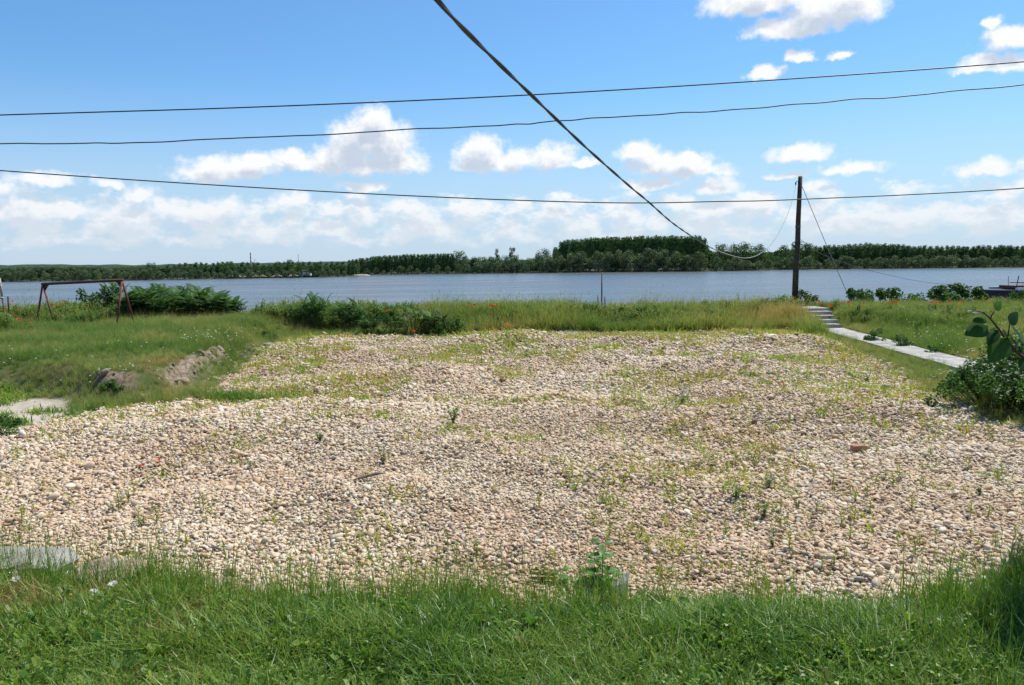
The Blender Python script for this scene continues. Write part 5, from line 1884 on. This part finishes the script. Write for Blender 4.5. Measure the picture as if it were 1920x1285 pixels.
# ------------------------------------------------------------------ boats
def hull_mb(L, W, D, bow=0.12, sheer=0.15):
    """a barge hull along +x, waterline at z 0"""
    m = MB()
    prof = [(-L / 2, 0.85), (-L / 2 + L * 0.03, 1), (L / 2 - L * bow, 1), (L / 2 - L * bow * 0.4, 0.8), (L / 2, 0.35)]
    V, F_ = [], []
    for x_, w_ in prof:
        dz = sheer * D * (abs(x_) / (L / 2)) ** 4
        V += [(x_ * 0.985, -W / 2 * w_ * 0.92, -0.5), (x_, -W / 2 * w_, D + dz), (x_, W / 2 * w_, D + dz), (x_ * 0.985, W / 2 * w_ * 0.92, -0.5)]
    for i in range(len(prof) - 1):
        for j in range(3):
            a = i * 4 + j
            F_.append((a, a + 4, a + 5, a + 1))
    F_ += [(0, 1, 2, 3), (16, 19, 18, 17)]
    m.add(V, F_)
    return m


GB = 'sand barges in the tow'
tow = [(433, 'small leading pontoon with a white hut at the left end of the tow', 9, 1), (452, 'first sand barge behind the leading pontoon', 20, 2), (486, 'second sand barge of the tow with twin heaps', 20, 3), (518, 'third sand barge of the tow with one wide heap', 20, 4), (548, 'last sand barge, next to the pusher boat', 19, 5)]
for (a, lab, L, sd) in tow:
    c = onz(a, 522.4 - (a - 433) * 0.014, RZ)
    c = at(a, 522, 655)
    t = thing('sand_barge' if L > 10 else 'pontoon', lab, 'barge', (c.x, 655 + (a - 433) * 0.03, RZ), math.pi, GB if L > 10 else None)
    hull_mb(L * 0.74, 6, 1.2).build('hull', M['hull'], t)
    if L > 10:
        for hx_, hs in (((-2.5, 1.0), (2.5, 1.15)) if sd == 3 else ((0.0, 1.3),)):
            m = MB()
            n_ = 12
            V = [(hx_, 0, 0.9 + 2.3 * hs)] + [(hx_ + math.cos(6.283 * i / n_) * 1.6 * hs, math.sin(6.283 * i / n_) * 1.2, 0.9 + 1.3 * hs + random.gauss(0, 0.1)) for i in range(n_)] + [(hx_ + math.cos(6.283 * i / n_) * 4.4 * hs, math.sin(6.283 * i / n_) * 2.6, 1.0) for i in range(n_)]
            F_ = [(0, 1 + i, 1 + (i + 1) % n_) for i in range(n_)] + [(1 + i, 1 + n_ + i, 1 + n_ + (i + 1) % n_, 1 + (i + 1) % n_) for i in range(n_)]
            m.add(V, F_)
            m.build('sand_heap', M['sandheap'], t)
    else:
        m = MB()
        m.box((-1.5, -1.2, 1.2), (1.0, 1.2, 3.2))
        m.build('hut', M['white'], t)
c = at(580, 520, 660)
t = thing('pusher_boat', 'white and dark pusher boat behind the row of sand barges', 'boat', (c.x, 660, RZ), 0)
hull_mb(15, 6, 1.5).build('hull', M['hull'], t)
m = MB()
m.box((-5.5, -2.2, 1.5), (1.5, 2.2, 3.6))
m.build('deckhouse', M['white'], t)
m = MB()
m.box((-5.0, -1.8, 3.6), (-1.5, 1.8, 5.9))
m.box((-5.2, -2.0, 5.9), (-1.3, 2.0, 6.15))
wh = m.build('wheelhouse', M['white'], t)
m = MB()
m.box((-4.6, -1.86, 4.6), (-1.9, 1.86, 5.5))
m.build('window', M['glass'], wh)
m = MB()
m.tube([(0.5, 0, 3.6), (0.5, 0, 5.2)], 0.4, 8)
m.build('funnel', M['deckgrey'], t)
m = MB()
m.tube([(-3.2, 0, 6.1), (-3.2, 0, 8.2)], 0.09, 5)
m.build('mast', M['deckgrey'], t)
# wake
c = at(605, 520, 655)
m = MB()
m.add([(c.x - 7, 655, RZ + 0.05), (c.x + 2, 653.5, RZ + 0.5), (c.x + 16, 652, RZ + 0.05), (c.x + 4, 657, RZ + 0.3), (c.x - 7, 657, RZ + 0.05)], [(0, 1, 3, 4), (1, 2, 3)])
tag(m.build('wake_foam', M['white']), kind='structure')

# moored barge on the right
c = at(1832, 545, 152)
t = thing('moored_barge', 'long dark moored barge with a white rail at the right edge', 'barge', (c.x + 27, 152, RZ), math.pi)
hull_mb(54, 9, 2.7, 0.10, 0.05).build('hull', M['hull'], t)
m = MB()
m.box((-26.8, 3.7, 2.72), (22, 4.62, 3.2))
m.box((-26.8, -4.62, 2.72), (22, -3.7, 3.2))
m.build('white_strake', M['white'], t)
m = MB()
m.box((-25, -3.6, 2.75), (20, 3.6, 3.0))
m.build('deck', M['deckred'], t)
rg = np.random.default_rng(8)
for i in range(9):
    x_ = -24 + i * 5.2
    m = MB()
    m.box((x_, -2.6, 3.0), (x_ + 3.6, 2.6, 3.0 + rg.uniform(0.5, 0.9)))
    m.build('hatch_cover', M['deckred'] if i % 3 else M['deckgrey'], t)
m = MB()
for q_ in (-1.2, -0.6, 1.4):
    m.tube([(-25, q_, 4.05), (20, q_, 4.05)], 0.09, 6)
m.build('pipework', M['deckgrey'], t)
for i in range(16):
    x_ = 21 - i * 2.9
    m = MB()
    hh = rg.uniform(0.6, 1.9) if i % 4 else rg.uniform(2.0, 3.0)
    m.tube([(x_, rg.uniform(2.0, 3.4), 2.95), (x_ + rg.normal(0, 0.1), 3.0, 3.0 + hh)], 0.07 if i % 4 else 0.09, 6)
    m.build('post', M['deckgrey'], t)
m = MB()
m.tube([(21, 4.2, 3.9), (-26, 4.2, 3.9)], 0.035, 5)
m.tube([(21, 4.2, 3.5), (-26, 4.2, 3.5)], 0.03, 5)
for i in range(24):
    m.tube([(21 - i * 2, 4.2, 2.95), (21 - i * 2, 4.2, 3.92)], 0.035, 5)
m.build('railing', M['deckgrey'], t)
m = MB()
m.box((13, 0.2, 3.0), (15, 2.2, 4.3))
m.tube([(12, 1, 3.0), (12, 1, 4.9)], 0.3, 8)
m.build('winch_house', M['deckgrey'], t)
m = MB()
m.tube([(22.5, 2.4, 2.8), (22.6, 2.4, 5.4)], 0.05, 5)
mm_ = m.build('mast', M['deckgrey'], t)
m = MB()
m.add([(16.9, 3, 5.5), (15.9, 3, 5.6), (16.0, 3, 5.05), (16.9, 3, 4.95), (16.9, 3.03, 5.5), (15.9, 3.03, 5.6), (16.0, 3.03, 5.05), (16.9, 3.03, 4.95)], [(0, 1, 2, 3), (7, 6, 5, 4), (0, 4, 5, 1), (2, 6, 7, 3)])
m.tube([(16.93, 3.0, 2.9), (16.93, 3.0, 5.7)], 0.04, 5)
m.build('flag', M['stackred'], t)

# chimney and masts far behind the wood
Yc = 2300
ct = at(469.5, 474, Yc)
t = thing('chimney', 'slender red and white banded chimney above the far wood', 'chimney', (ct.x, Yc, RZ))
Ht = ct.z - RZ
for i in range(9):
    m = MB()
    z0, z1 = Ht * i / 9, Ht * (i + 1) / 9
    m.tube([(0, 0, z0), (0, 0, z1)], [2.4 - 1.0 * i / 9, 2.4 - 1.0 * (i + 1) / 9], 10)
    m.build('band', M['stackred'] if i % 2 == 0 else M['stackwhite'], t)
for (a, b_, lab) in [(477.5, 486, 'thin mast just right of the banded chimney'), (559, 477, 'thin mast above the rounded trees by the pusher boat')]:
    c = at(a, b_, 1800)
    t = thing('radio_mast', lab, 'mast', (c.x, 1800, RZ))
    m = MB()
    hh = c.z - RZ
    m.tube([(0, 0, 0), (0, 0, hh * 0.7), (0, 0, hh)], [0.9, 0.5, 0.25], 6)
    m.build('shaft', M['deckgrey'], t)
    m = MB()
    m.box((-1.1, -0.3, hh * 0.93), (1.1, 0.3, hh * 0.95))
    m.build('antenna', M['deckgrey'], t)

# ------------------------------------------------------------------ tall bush just outside the frame at right that shades the lawn corner
o = shrub('shade_tree', leafy_shrub(820, 2.6, 1.25, 11000, 0.14, M['broad'], 50), (6.45, 6.05, 4.2), (1.15, 1.15, 1.0), 'tall leafy young tree shading the right end of the lawn', cat='tree')
m = MB()
m.tube([(0, 0, -4.3), (0.05, 0, -1.5), (0, 0.05, 0.2), (0.1, 0, 1.6)], [0.09, 0.075, 0.06, 0.03], 8)
m.build('trunk', M['bark'], o, True)
bpy.context.view_layer.update()
